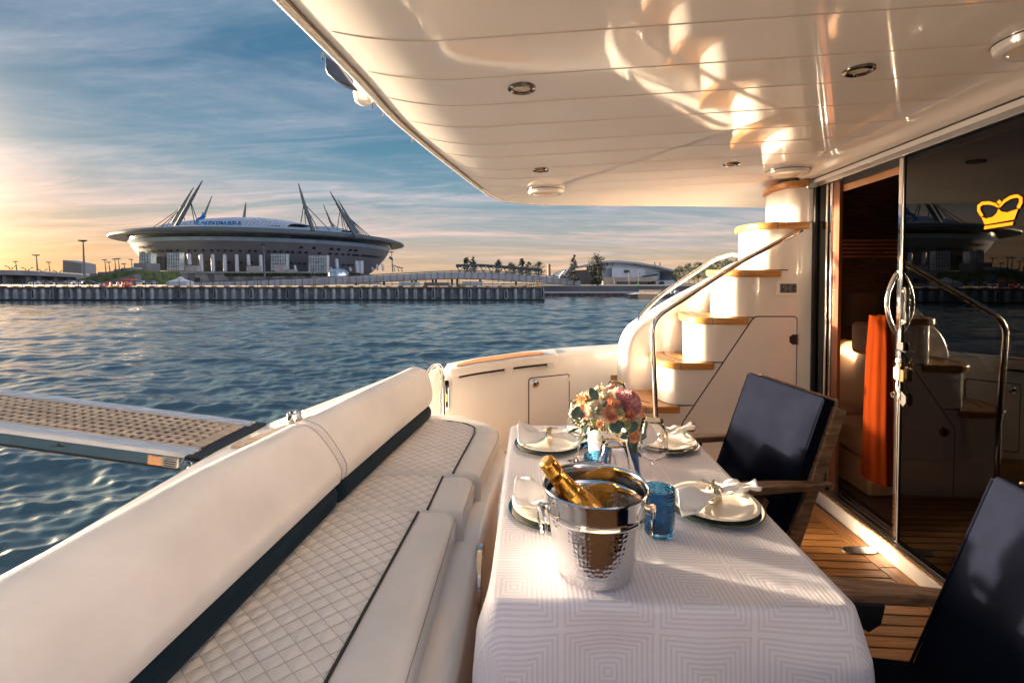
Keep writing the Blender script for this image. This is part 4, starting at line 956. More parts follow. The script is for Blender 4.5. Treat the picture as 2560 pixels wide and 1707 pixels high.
m = MB(); m.lathe([(0, .002), (.083, .002), (.090, .005), (.0935, .012), (.120, .150), (.1215, .156), (.1235, .158), (.1225, .163), (.1245, .166), (.1235, .171), (.1245, .174), (.1285, .207), (.131, .213), (.132, .217), (.130, .220), (.127, .218), (.125, .212), (.1215, .178), (.1225, .174), (.119, .168), (.117, .150), (.091, .014), (.08, .008), (0, .008)], 96); m.build('pail', HAM, bu, local=True, smooth=40)
for a, zz in ((R(-22), .176), (R(196), .176)):
    rr_ = .128; c = Vector((rr_ * math.cos(a), rr_ * math.sin(a), zz)); o_ = Vector((math.cos(a), math.sin(a), 0)); tt = Vector((-math.sin(a), math.cos(a), 0))
    m = MB(); m.tube([c - o_ * .008 + Vector((0, 0, .004)), c + o_ * .012 + Vector((0, 0, .004))], .007, 10); m.tube([c + o_ * .012 - tt * .011 + Vector((0, 0, .004)), c + o_ * .012 + tt * .011 + Vector((0, 0, .004))], .0062, 10); m.build('handle_lug', CHR, bu, local=True)
    m = MB(); rd = .034
    m.tube([c + o_ * (.012 + .004 * math.sin(q)) + tt * rd * .86 * math.cos(q) + Vector((0, 0, -.030 + rd * math.sin(q))) for q in [2 * math.pi * k / 32 for k in range(32)]], .0034, 8, closed=True); m.build('ring_handle', CHR, bu, local=True)
# bottle leaning in the bucket
q0, q1 = Vector((.268, 1.225, TOP + .02)), Vector((.079, 1.165, 1.036)); axb = (q1 - q0).normalized(); Lb = (q1 - q0).length
MBt = Matrix.Translation(q0) @ Vector((0, 0, 1)).rotation_difference(axb).to_matrix().to_4x4()
bo = bpy.data.objects.new('champagne_bottle', None); bo.matrix_basis = MBt; COL.objects.link(bo); W[bo.name] = MBt.copy(); BOAT.append(bo)
tag(bo, 'champagne bottle with gold foil neck leaning in the steel bucket', 'bottle')
s = Lb / .318
m = MB(); m.lathe([(0, .004), (.038, 0), (.0425, .006), (.0425, .14), (.040, .165), (.034, .19), (.026, .215), (.0205, .24)], 40); m.v = [(a * s, b * s, c * s) for a, b, c in m.v]; m.build('bottle_body', BOTG, bo, local=True, smooth=60)
m = MB(); prof = [(.0345, .188), (.0275, .212), (.0215, .238), (.0188, .262), (.0182, .274), (.0205, .277), (.0208, .281), (.0185, .285), (.0186, .303), (.0175, .312), (.012, .3175), (0, .318)]
m.lathe([(a + .0006, b) for a, b in prof], 48); m.v = [((a + .0012 * noise.noise(Vector((a * 120, b * 120, c * 160)))) * s, (b + .0012 * noise.noise(Vector((a * 120 + 5, b * 120, c * 160)))) * s, c * s) for a, b, c in m.v]; m.build('foil', FOIL, bo, local=True, smooth=60)
m = MB(); m.lathe([(.0272, .214), (.0278, .216), (.0262, .221)], 40); m.v = [(a * s, b * s, c * s) for a, b, c in m.v]; m.build('neck_band', GOLD, bo, local=True)
m = MB(); m.lathe([(0, .3186), (.011, .3182), (.0125, .3165)], 30); m.v = [(a * s, b * s, c * s) for a, b, c in m.v]; m.build('cap_disc', mat('cap_gold', (.80, .55, .25), .3, .9), bo, local=True)
# blue pressed-glass tumblers
def tumbler(x, y, lab):
    t = thing('blue_tumbler', lab, 'tumbler', (x, y, TOP))
    m = MB(); seg, nz_ = 84, 46
    def f(u, v):
        a = 2 * math.pi * u; z = .004 + .124 * v; r = .0395 + .0045 * v
        cu, cv = (u * 14) % 1 - .5, (v * 8) % 1 - .5; e = max(abs(cu), abs(cv))
        rel = .0022 * (1 if .2 < e < .38 else (.15 if e >= .38 else .5)); rel *= 1 if .03 < v < .93 else 0
        return ((r + rel) * math.cos(a), (r + rel) * math.sin(a), z)
    inn = [(.0435, .1305), (.0415, .1305), (.0405, .128), (.0375, .04), (.0365, .014), (.03, .010), (.0002, .010)]; rows = [(.0002, 0), (.034, 0)]
    vs = []; seg_n = seg
    for i in range(seg_n):
        a = 2 * math.pi * i / seg_n; vs += [(r * math.cos(a), r * math.sin(a), z) for r, z in rows] + [f(i / seg_n, j / (nz_ - 1)) for j in range(nz_)] + [(r * math.cos(a), r * math.sin(a), z) for r, z in inn]
    nr_ = len(rows) + nz_ + len(inn)
    m.add(vs, [(i * nr_ + j, ((i + 1) % seg_n) * nr_ + j, ((i + 1) % seg_n) * nr_ + j + 1, i * nr_ + j + 1) for i in range(seg_n) for j in range(nr_ - 1)])
    m.build('pressed_glass', BLUEG, t, local=True, smooth=50)
tumbler(.419, 1.375, 'blue pressed-glass tumbler right beside the champagne bucket')
tumbler(.285, 1.62, 'blue pressed-glass tumbler between the bucket and the flower pot')
tumbler(.325, 2.07, 'blue pressed-glass tumbler peeping out behind the flower pot')
# wine glasses with gilt rims
def wineglass(x, y, lab):
    t = thing('wine_glass', lab, 'wine glass', (x, y, TOP))
    out = [(0, .0), (.038, .0), (.039, .0012), (.036, .0025), (.012, .006), (.0055, .012), (.0042, .03), (.0038, .06), (.0042, .083), (.009, .092), (.026, .103), (.044, .116), (.0515, .130), (.0525, .137), (.0505, .15), (.044, .19), (.0355, .236)]
    inn = [(.0347, .236), (.0432, .19), (.0497, .15), (.0517, .137), (.0507, .131), (.0432, .1172), (.0255, .1045), (.009, .0955), (0, .0945)]
    m = MB(); pf = [(max(r, .0002), z) for r, z in out + [(.035, .2368)] + inn]; m.lathe(pf, 48); m.build('bowl_and_stem', GLASS, t, local=True, smooth=60)
    m = MB(); m.lathe([(.0358, .2325), (.0360, .2365), (.0350, .2378), (.0342, .2365), (.0345, .2325)], 48); m.build('gilt_rim', GOLD, t, local=True)
def smooth2(p): return p
wineglass(.484, 1.667, 'gold-rimmed wine glass standing alone beside the champagne bucket and blue tumbler')
wineglass(.303, 1.44, 'gold-rimmed wine glass just behind the champagne bucket')
wineglass(.262, 1.90, 'gold-rimmed wine glass between the flower pot and the plate near the sofa')
wineglass(.478, 2.22, 'gold-rimmed wine glass hidden behind the bouquet')
# flower pot, bouquet, ribbon
FX0, FY0 = .349, 1.85
po = thing('flower_pot', 'plain white tapered flower pot in the middle of the table', 'pot', (FX0, FY0, TOP))
m = MB(); m.lathe([(0, 0), (.046, 0), (.049, .003), (.0635, .150), (.065, .154), (.0635, .156), (.060, .15), (.05, .02), (0, .02)], 40); m.build('pot', WHITEP, po, local=True, smooth=50)
m = MB(); m.tube([(.064 * math.cos(a) * 1.0, .064 * math.sin(a), .122 - .012 * math.sin((a + 2.3) * 1.4) ** 2) for a in [R(-160 + 8 * k) for k in range(12)]], .0018, 6); m.build('cord', mat('pot_cord', (.55, .48, .44), .6), po, local=True)
fl = thing('bouquet', 'round bouquet of peach roses, white blooms, pink peony and eucalyptus in the white pot', 'bouquet', (FX0, FY0, TOP + .15))
random.seed(3)
def petalmat(n, c, c2): return mat(n, c, .62, var=.0, col2=c2, vscale=45, sheen=.3)
PEACH, CREAM, PINK, CORAL, LGRN = petalmat('petal_peach', (.85, .36, .17), (.90, .56, .36)), petalmat('petal_cream', (.82, .70, .48), (.90, .85, .74)), petalmat('petal_pink', (.80, .26, .30), (.90, .50, .50)), petalmat('petal_coral', (.80, .22, .12), (.84, .38, .26)), petalmat('petal_green', (.40, .44, .20), (.62, .62, .36))
EUC = mat('eucalyptus_leaf', (.045, .10, .085), .5, var=.2, vscale=30); LEAF = mat('dark_leaf', (.018, .045, .018), .45, var=.25, vscale=30); BERR = mat('cream_berry', (.80, .66, .38), .5, var=.1); THI = mat('thistle', (.06, .075, .085), .7, var=.2); STEM = mat('stem_green', (.05, .09, .03), .6)
def bloom(c, n, r, mt, name, layers=5, ruff=.0, open_=1.0):
    m = MB(); n = Vector(n).normalized(); Q = Vector((0, 0, 1)).rotation_difference(n).to_matrix().to_4x4()
    for L in range(layers):
        f = (L + 1) / layers; np_ = 3 + L; Rl = r * (.22 + .78 * f) * open_; Hl = r * (.95 - .50 * f); a0 = random.random() * 6.28
        for k in range(np_):
            th = a0 + 2 * math.pi * k / np_ + random.uniform(-.2, .2); wp = (1.55 / np_ + .35) * (1.25 if L else 1); tw = random.uniform(-.12, .12)
            def pf(s, t):
                ph = (s - .5) * 2 * wp * (math.sin(math.pi * (.16 + .70 * t)) ** .7); rr = Rl * t ** .62 * (1 - .10 * ((s - .5) * 2) ** 2) + ruff * r * math.sin(s * 21 + L * 2 + k) * t * t
                z = Hl * (t ** 1.5) * 1.15 - (.18 * r * f * max(0, t - .72) / .28) + tw * r * (s - .5) * t + ruff * r * .8 * math.sin(s * 17 + k * 1.7 + L) * t * t
                return Q @ Vector((rr * math.cos(th + ph), rr * math.sin(th + ph), z - r * .25))
            m.grid(pf, 7, 6)
    m.v = [tuple(Vector(p) + Vector(c)) for p in m.v]
    m.build(name, mt, fl, local=True, smooth=180)
def fp(u, v, y):     # point of the bouquet seen at photo pixel, y metres nearer/farther than the pot axis
    d = FY0 + y; return Vector(((u - 1280) / F * d - FX0, y, 1.49 - (v - HB) / F * d - (TOP + .15)))
def nrm(p): return Vector((p.x * 1.0, p.y * 1.0 - .03, p.z * .9 + .045))
for (u, v, y, r, mt, nm, L, rf) in [
    (1488, 1028, -.105, .036, CREAM, 'white_bloom', 7, .10), (1529, 1038, -.125, .030, PEACH, 'rose', 6, 0), (1534, 1014, -.105, .028, PEACH, 'rose', 6, 0),
    (1572, 1008, -.06, .052, PINK, 'peony', 9, .10), (1514, 994, -.05, .027, CREAM, 'white_bloom', 6, .05), (1574, 1037, -.105, .026, CORAL, 'rose', 6, 0),
    (1588, 1052, -.085, .034, CREAM, 'white_bloom', 6, .08), (1565, 1058, -.115, .024, LGRN, 'bud_bloom', 5, 0), (1465, 1034, -.09, .025, CORAL, 'rose', 5, 0),
    (1450, 1022, -.06, .022, CREAM, 'white_bloom', 5, .05), (1460, 1002, -.05, .024, PEACH, 'rose', 5, .05), (1475, 992, -.01, .026, CREAM, 'white_bloom', 6, .05),
    (1598, 1040, -.03, .026, CORAL, 'rose', 5, 0), (1586, 1090, -.10, .026, PEACH, 'rose', 6, 0), (1552, 1034, -.13, .017, LGRN, 'bud_bloom', 4, 0), (1545, 985, .0, .028, CREAM, 'white_bloom', 6, .08),
    (1530, 975, .04, .024, PINK, 'peony', 6, .1), (1500, 978, .04, .024, CREAM, 'white_bloom', 5, .1), (1546, 1082, -.11, .016, CREAM, 'white_bloom', 4, 0), (1500, 1062, -.105, .012, PEACH, 'rose', 4, 0), (1520, 1000, .09, .03, CREAM, 'white_bloom', 5, .1), (1580, 1010, .06, .03, PINK, 'peony', 5, .1), (1470, 1015, .06, .03, CREAM, 'white_bloom', 5, .1)]:
    p = fp(u, v, y); bloom(p, nrm(p), r * 1.12, mt, nm, L, rf)
def leaf(c, n, up, ln, wd, mt, name='leaf', pt=1.0):
    n = Vector(n).normalized(); up = Vector(up); up = (up - n * up.dot(n)).normalized(); sd_ = n.cross(up)
    def f(s, t):
        w_ = wd * math.sin(math.pi * min(.999, t ** pt * .94 + .03)) ** .75; k = (s - .5) * 2
        return Vector(c) + up * ln * (t - .3) + sd_ * k * w_ * .5 + n * (.10 * ln * math.sin(t * 2.6) - .08 * wd * abs(k))
    m = MB(); m.grid(f, 5, 9); m.build(name, mt, fl, local=True, smooth=180)
for u, v, y, ln, wd, ang_ in [(1444, 1043, -.10, .052, .046, 10), (1540, 1063, -.135, .046, .050, 160), (1489, 993, -.075, .05, .034, -30), (1577, 1074, -.12, .05, .036, 60), (1556, 1090, -.11, .036, .026, 120), (1602, 1092, -.07, .036, .03, 100), (1478, 1006, -.08, .03, .018, 70), (1515, 1018, -.11, .03, .024, 20), (1602, 1070, -.09, .04, .03, 140)]:
    leaf(fp(u, v, y), (random.uniform(-.3, .3), -1, .35), (math.sin(R(ang_)), .1, math.cos(R(ang_))), ln, wd, EUC, 'eucalyptus_leaf', .8)
for k in range(46):
    a = random.uniform(0, 6.28); rr_ = random.uniform(.06, .115); p = Vector((rr_ * math.cos(a), rr_ * math.sin(a), random.uniform(-.035, .045)))
    leaf(p, (random.uniform(-1, 1), random.uniform(-1, .2), 1), (p.x, p.y, random.uniform(-.08, .04)), random.uniform(.035, .06), random.uniform(.010, .02), LEAF)
for k in range(10):
    p = fp(random.uniform(1575, 1612), random.uniform(1085, 1125), random.uniform(-.12, -.05)); leaf(p, (random.uniform(-.4, .4), -1, .2), (random.uniform(-.5, .6), 0, -1), random.uniform(.04, .06), random.uniform(.012, .02), LEAF)
for (u, v, y) in [(1432, 1030, -.06), (1450, 1052, -.09), (1462, 1056, -.10), (1476, 1060, -.10), (1470, 1008, -.07), (1460, 1014, -.075), (1527, 990, -.05), (1536, 997, -.065), (1455, 990, -.03), (1510, 972, .02), (1600, 1080, -.07), (1505, 1060, -.105)]:
    c = fp(u, v, y); m = MB()
    for k in range(12):
        q = c + Vector((random.gauss(0, .008), random.gauss(0, .006), random.gauss(0, .009))); m.lathe([(0, -.0032), (.0026, -.0016), (.0032, .0), (.0024, .002), (0, .0032)], 6, q)
    m.build('berry_spray', BERR, fl, local=True, smooth=180)
for (u, v, y, r) in [(1498, 981, -.03, .013), (1556, 1021, -.12, .011), (1480, 1008, -.08, .010)]:
    c = fp(u, v, y); m = MB()
    for i in range(60):
        z_ = 1 - 2 * (i + .5) / 60; a = i * 2.39996; q = Vector((math.sqrt(1 - z_ * z_) * math.cos(a), math.sqrt(1 - z_ * z_) * math.sin(a), z_)); t1 = q.orthogonal().normalized() * r * .16; t2 = q.cross(t1)
        kk_ = len(m.v); m.v += [tuple(c + q * r * .8 + t1), tuple(c + q * r * .8 - t1 * .5 + t2), tuple(c + q * r * .8 - t1 * .5 - t2), tuple(c + q * r * 1.25)]; m.f += [(kk_, kk_ + 1, kk_ + 3), (kk_ + 1, kk_ + 2, kk_ + 3), (kk_ + 2, kk_, kk_ + 3), (kk_, kk_ + 2, kk_ + 1)]
    m.build('thistle_head', THI, fl, local=True, smooth=0)
m = MB()
for k in range(26):
    a = random.uniform(0, 6.28); rr_ = random.uniform(.04, .10); m.tube([(random.uniform(-.03, .03), random.uniform(-.03, .03), -.08), (rr_ * .6 * math.cos(a), rr_ * .6 * math.sin(a), -.01), (rr_ * math.cos(a), rr_ * math.sin(a), .05)], .0018, 5)
m.build('stems', STEM, fl, local=True)
m = MB(); m.grid(lambda s, t: Vector((lerp(.085, .112, t) + .004 * math.sin(t * 5), -.085 - .03 * t + .016 * (s - .5), lerp(-.02, -.145, t))) + Vector(((s - .5) * .020, 0, 0)), 5, 14)
rb_ = thing('ribbon', 'blue satin ribbon trailing from the bouquet down to the cloth', 'ribbon', (FX0, FY0, TOP + .15)); m.build('band', mat('blue_satin', (.01, .13, .38), .3, sheen=.4), rb_, local=True, smooth=180, solid=.0008)
m = MB(); m.grid(lambda s, t: Vector((lerp(.075, .10, t), -.10 - .012 * t, lerp(-.03, -.12, t))) + Vector(((s - .5) * .014, .006 * math.sin(t * 6), 0)), 5, 10); m.build('band_end', mat('navy_satin', (.006, .03, .09), .3), rb_, local=True, smooth=180, solid=.0008)
# small printed card half hidden by the bucket
cd = thing('place_card', 'small cream printed card half hidden behind the bucket rim', 'card', (.415, 1.50, TOP), R(4))
m = MB(); m.box((-.04, -.022, 0), (.045, .022, .0012)); m.build('card', WHITEP, cd, local=True)
text_mesh('I·W 0', .02, .0002, 'print', BLK, Matrix.Translation((.0, -.006, .0015)), cd)
# ================================================================== THE HARBOUR (true horizon)
WZ = -1.81                                   # water level
# ---- water: wind chop as real geometry, ripples in the normal
WM_ = bpy.data.materials.new('river_water'); WM_.use_nodes = True; t = WM_.node_tree; b = t.nodes['Principled BSDF']
b.inputs['Base Color'].default_value = (.060, .102, .124, 1); b.inputs['Roughness'].default_value = .07; b.inputs['IOR'].default_value = 1.46
tcn = N(t, 'ShaderNodeTexCoord')
def wn(scale, st_, det, rot=0):
    mp = N(t, 'ShaderNodeMapping'); mp.inputs['Scale'].default_value = st_; mp.inputs['Rotation'].default_value = (0, 0, R(rot)); t.links.new(tcn.outputs['Object'], mp.inputs[0])
    nz = N(t, 'ShaderNodeTexNoise'); nz.inputs['Scale'].default_value = scale; nz.inputs['Detail'].default_value = det; nz.inputs['Roughness'].default_value = .55; nz.inputs['Distortion'].default_value = .3; t.links.new(mp.outputs[0], nz.inputs[0]); return nz.outputs[0]
hh = mth(t, 'ADD', mth(t, 'MULTIPLY', wn(1.6, (.7, 1.7, 1), 5, 12), 1.0), mth(t, 'MULTIPLY', wn(7.0, (.8, 1.5, 1), 4, -14), .25))
bp = N(t, 'ShaderNodeBump'); bp.inputs['Strength'].default_value = .8; bp.inputs['Distance'].default_value = .020; t.links.new(hh, bp.inputs['Height']); t.links.new(bp.outputs[0], b.inputs['Normal'])
rng = np.random.default_rng(5)
na, nr = 720, 760; th = np.linspace(R(-118), R(66), na); rr_ = 1.15 * (150 / 1.15) ** np.linspace(0, 1, nr)
TT, RR = np.meshgrid(th, rr_, indexing='ij'); X0 = RR * np.sin(TT); Y0 = RR * np.cos(TT); Z0 = np.zeros_like(X0); DX = np.zeros_like(X0); DY = np.zeros_like(X0)
sp_ = np.maximum(RR * (th[1] - th[0]), RR * math.log(150 / 1.15) / nr)
for k in range(150):
    lam = (.16 * (3.0 / .16) ** rng.random()) if k < 112 else rng.uniform(1.2, 5.0); dirr = R(78) + rng.normal(0, .45); kx, ky = math.cos(dirr) * 2 * math.pi / lam, math.sin(dirr) * 2 * math.pi / lam
    amp = (.0050 * lam ** .46 if k < 112 else .0046 * lam ** .62) * rng.uniform(.4, 1.3); ph = rng.random() * 6.28; fade = np.clip((lam / sp_ - 1.7) / 2.0, 0, 1)
    arg = kx * X0 + ky * Y0 + ph; Z0 += amp * fade * np.cos(arg); DX -= .9 * amp * fade * math.cos(dirr) * np.sin(arg); DY -= .9 * amp * fade * math.sin(dirr) * np.sin(arg)
vs = np.stack([X0 + DX, Y0 + DY, Z0 + WZ], -1).reshape(-1, 3)
ii, jj = np.meshgrid(np.arange(na - 1), np.arange(nr - 1), indexing='ij'); a_ = (ii * nr + jj).ravel(); fs = np.stack([a_, a_ + nr, a_ + nr + 1, a_ + 1], -1)
me = bpy.data.meshes.new('water'); me.vertices.add(len(vs)); me.vertices.foreach_set('co', vs.astype(np.float32).ravel()); me.loops.add(fs.size); me.loops.foreach_set('vertex_index', fs.astype(np.int32).ravel()); me.polygons.add(len(fs)); me.polygons.foreach_set('loop_start', np.arange(0, fs.size, 4, dtype=np.int32)); me.polygons.foreach_set('loop_total', np.full(len(fs), 4, np.int32)); me.update(); me.validate(); me.shade_smooth(); me.materials.append(WM_)
wo_ = bpy.data.objects.new('water', me); link(wo_); struct(wo_)
m = MB(); m.add([(-2500, -1500, WZ - .22), (2500, -1500, WZ - .22), (2500, 3000, WZ - .22), (-2500, 3000, WZ - .22)], [(0, 1, 2, 3)]); o = m.build('open_water', WM_, boat=False, smooth=0); struct(o)
# ---- materials
CONC = mat('concrete', (.26, .26, .26), .8, var=.12, vscale=.15); DCON = mat('dark_concrete', (.13, .135, .14), .8, var=.15, vscale=.1); ASPH = mat('asphalt_quay', (.11, .11, .11), .9, var=.15, vscale=.1)
PILE = mat('painted_pile', (.19, .245, .28), .45, var=.18, vscale=1.2, rand=.14, detail=8, col2=(.33, .34, .33)); SHEET = mat('sheet_wall', (.10, .125, .14), .6, var=.25, vscale=.8); RUST = mat('rusty_beam', (.20, .075, .035), .8, var=.35, vscale=.8, col2=(.30, .17, .12)); ALG = mat('algae_dark', (.012, .016, .014), .7, var=.2)
YELM = mat('yellow_mark', (.62, .36, .05), .6); RUBB = mat('fender_rubber', (.012, .013, .015), .8)
BODY = mat('stadium_cladding', (.115, .125, .14), .45, var=.05, vscale=.05); RIM = mat('stadium_rim', (.12, .13, .135), .4, .2, var=.06, vscale=.05); SROOF = mat('stadium_roof', (.33, .36, .42), .4, var=.06, vscale=.05); MASTM = mat('mast_paint', (.07, .095, .11), .45, var=.05)
BGL = mat('stadium_glass_dark', (.03, .045, .055), .12, var=.2, vscale=.2, stretch=(1, 1, .1)); BGB = mat('stadium_glass_blue', (.24, .34, .42), .18, var=.1, vscale=.1); PALEG = mat('pale_glass', (.34, .40, .42), .25, var=.15, vscale=.3); WHT = mat('white_fin', (.40, .43, .48), .5, var=.03); WIN = mat('window_dark', (.015, .017, .02), .3, var=.1)
GRASS = mat('grass_bank', (.07, .10, .03), .9, var=.3, vscale=.5); BLUES = mat('sign_blue', (.012, .16, .40), .4, var=.03); DSTEEL = mat('dark_steel', (.05, .06, .065), .5, var=.1)
# ---- land
GZ = .74
m = MB(); gp = [(-1400, 91.6), (PT(1361, 700, 92).x - .2, 91.6), (PT(1361, 700, 92).x - .2, 123), (900, 123), (900, 2600), (-1400, 2600)]
m.prism([(a, b_, -2.5) for a, b_ in gp], (0, 0, GZ + 2.5 - .05)); struct(m.build('ground', ASPH, boat=False, smooth=0))
# ---- pier of steel piles
DP = 91.0; xl, xr_ = PT(-140, 700, DP).x, PT(1361, 700, DP).x
pr_ = thing('pier', 'long steel-piled pier across the water below the stadium', 'pier', ((xl + xr_) / 2, DP, WZ), boat=False)
m = MB(); m.box((xl, DP - .2, WZ - .4), (xr_, DP + 1.0, GZ - .25)); m.build('sheet_wall', SHEET, pr_, smooth=0)
m = MB(); m.box((xl, DP - .75, GZ - .26), (xr_ + .1, DP + 1.2, GZ + .02)); m.build('cap_beam', RUST, pr_, smooth=0, bevel=.03)
m = MB(); m.box((xl, DP - .62, WZ - .3), (xr_, DP + .4, WZ + .30)); m.build('waterline_band', ALG, pr_, smooth=0)
sp2 = 22.6 / F * DP; proto = [None, None]; k = 0; x = xr_ - .4
m = MB(); m.lathe([(.36, WZ + .26), (.37, GZ - .55), (.33, GZ - .36), (0, GZ - .30)], 18); p0_ = m.build('pile', PILE, pr_, local=False, smooth=50); p0_.matrix_basis = Matrix.Translation((x - sp2, DP - .34, 0))
m = MB(); m.box((-.33, -.3, WZ + .26), (.33, .3, GZ - .5)); m.lathe([(.33, GZ - .5), (.30, GZ - .36), (0, GZ - .32)], 14); p1_ = m.build('fender_pile', PILE, pr_, local=False, smooth=50, bevel=.08); p1_.matrix_basis = Matrix.Translation((x, DP - .34, 0))
m = MB(); m.box((-.13, -.36, WZ + .5), (.13, -.28, GZ - .55)); rb0 = m.build('rubber_strip', RUBB, p1_, smooth=0, bevel=.05); rb0.matrix_parent_inverse = Matrix()
k = 2; x -= 2 * sp2
while x > xl:
    src = p1_ if k % 2 == 0 else p0_
    o = inst(src, src.name.split('.')[0], pr_, Matrix.Translation((x, DP - .34, 0)), local=False)
    if k % 4 == 0 and src is p1_:
        r_ = inst(rb0, 'rubber_strip', o, Matrix())
    x -= sp2; k += 1
for u in range(10, 1350, 31):
    m = MB(); p = PT(u, 716, DP - .4); m.box((p.x - .45, DP - .7, GZ + .02), (p.x + .35, DP - .2, GZ + .20)); m.build('edge_marking', YELM if (u // 31) % 2 else RUST, pr_, smooth=0)
for u in (133, 448, 727, 1131):
    p = PT(u, 730, DP - .85); m = MB()
    for s in (-.28, .28): m.box((p.x + s - .04, DP - .95, WZ + .1), (p.x + s + .04, DP - .87, GZ))
    for q in range(8): m.box((p.x - .28, DP - .94, WZ + .3 + q * .27), (p.x + .28, DP - .88, WZ + .36 + q * .27))
    m.build('ladder', DSTEEL, pr_, smooth=0)
# mesh fence along the pier edge
fe = thing('pier_fence', 'thin post and wire fence standing along the pier edge', 'fence', (xl, DP + 1.5, GZ), boat=False)
for u in range(0, 1361, 28):
    p = PT(u, 700, DP + 1.5); m = MB(); m.box((p.x - .04, DP + 1.46, GZ), (p.x + .04, DP + 1.54, GZ + 1.5)); m.build('post', DSTEEL, fe, smooth=0)
for zz in (.55, 1.0, 1.48):
    m = MB(); m.box((xl, DP + 1.485, GZ + zz - .015), (xr_, DP + 1.515, GZ + zz + .015)); m.build('rail', DSTEEL, fe, smooth=0)
# ---- stadium
SC_ = Vector((-234, 478, 0)); SR = 125.0
sm = thing('stadium', 'huge saucer-shaped grey stadium with leaning masts and blue rooftop lettering', 'stadium', (SC_.x, SC_.y, 0), boat=False)
def slathe(prof, name, mt, seg=160, smooth=40, par=None):
    m = MB(); m.lathe(prof, seg, SC_); return m.build(name, mt, par or sm, smooth=smooth)
slathe([(SR - 13, 40.2), (SR - 4, 38.4), (SR, 39.0), (SR + .4, 40.0), (SR - .5, 41.2), (SR - 6, 42.6), (SR - 30, 46.5), (SR - 50, 49)], 'roof_rim', RIM, 200)
slathe([(SR - 6.2, 42.9), (SR - 30, 46.8), (SR - 60, 50.5), (0, 52)], 'roof_skin', SROOF, 200)
slathe([(SR - 13.0, 40.0), (SR - 14, 36.0)], 'glass_band', BGL, 200)
slathe([(SR - 12.6, 36.2), (SR - 14.8, 33.4)], 'blue_glass_band', BGB, 200)
slathe([(SR - 13.0, 40.3), (SR - 12.4, 39.2), (SR - 13, 39.0)], 'cornice_band', WHT, 200)
slathe([(SR - 14.8, 33.4), (SR - 17, 29.5), (SR - 20, 25), (SR - 25, 19), (SR - 31, 13), (SR - 38, 8), (SR - 42, 4), (SR - 42, 0)], 'bowl_wall', BODY, 200)
slathe([(SR - 24, 8.6), (SR - 24, 7.6), (SR - 24, GZ)], 'plinth', CONC, 120)
slathe([(SR - 24, 8.6), (SR - 45, 8.7)], 'plinth_deck', CONC, 120)
# arched central roof with ribs
acx, acy = SC_.x - 10, SC_.y
def arch(x0, x1, hw, z0, zt, name, mt):
    m = MB(); m.grid(lambda s, t: Vector((lerp(x0, x1, s), acy - hw * math.cos(math.pi * t) , z0 + (zt - z0) * math.sin(math.pi * t) ** .75 * (math.sin(math.pi * (.12 + .76 * s)) ** .55))), 40, 24); return m.build(name, mt, sm, smooth=60)
arch(acx - 58, acx + 52, 62, 47, 62.5, 'arched_roof', SROOF)
arch(acx + 42, acx + 92, 50, 44, 55, 'lower_arched_roof', SROOF)
for k in range(34):
    s = k / 33; xx = lerp(acx - 56, acx + 50, s); f_ = math.sin(math.pi * (.12 + .76 * s)) ** .55; m = MB()
    m.tube([(xx, acy - 62 * math.cos(math.pi * t_), 47.3 + 15.5 * math.sin(math.pi * t_) ** .75 * f_) for t_ in [i / 16 for i in range(17)]], .35, 5); m.build('roof_rib', mat('rib_pale', (.50, .53, .60), .4), sm)
# windows in the wall
def wallr(z): return interp(z, [(4, SR - 42), (8, SR - 38), (13, SR - 31), (19, SR - 25), (25, SR - 20), (29.5, SR - 17), (33.4, SR - 14.8)])
def on_wall(u, z, off=.15):
    """point of the bowl wall at height z seen in photo column u"""
    r = wallr(z) + off; k = (u - 1280) / F; a, b_, c_ = 1 + k * k, -2 * (k * SC_.x + SC_.y), SC_.x ** 2 + SC_.y ** 2 - r * r; ds = b_ * b_ - 4 * a * c_
    if ds < 0: return None
    d = (-b_ - math.sqrt(ds)) / (2 * a); return Vector((k * d, d, z))
def window(u, z, wpx, h, mt=WIN, name='window'):
    a, b_ = on_wall(u - wpx / 2, z), on_wall(u + wpx / 2, z)
    if not a or not b_: return
    t_ = (b_ - a).normalized(); n_ = Vector((t_.y, -t_.x, 0)); dz_ = Vector((0, 0, h / 2)); lean = (wallr(z + h / 2) - wallr(z - h / 2)) / 2
    m = MB(); m.prism([a - dz_ - n_ * lean * -0 , b_ - dz_, b_ + dz_ + n_ * lean * 2, a + dz_ + n_ * lean * 2], n_ * .25); m.build(name, mt, sm, smooth=0)
for u in (319, 327, 338, 353, 374, 383, 398, 407, 421, 430, 445, 474, 489, 510, 531, 547, 563, 579, 601, 624, 639, 672, 687, 702, 719, 731, 750, 766, 799, 825, 841, 857, 871, 884, 893, 906, 914, 922, 930, 938, 945, 951, 957): window(u, 26.0, 6.2, 1.5)
for u in (322, 329, 353, 374, 753, 785, 829, 846, 876, 889): window(u, 29.8, 7, 1.7)
for u in (397, 431, 519, 548, 575, 603, 630, 728, 748, 761, 858, 870, 880): window(u, 17.2, 7, 1.1)
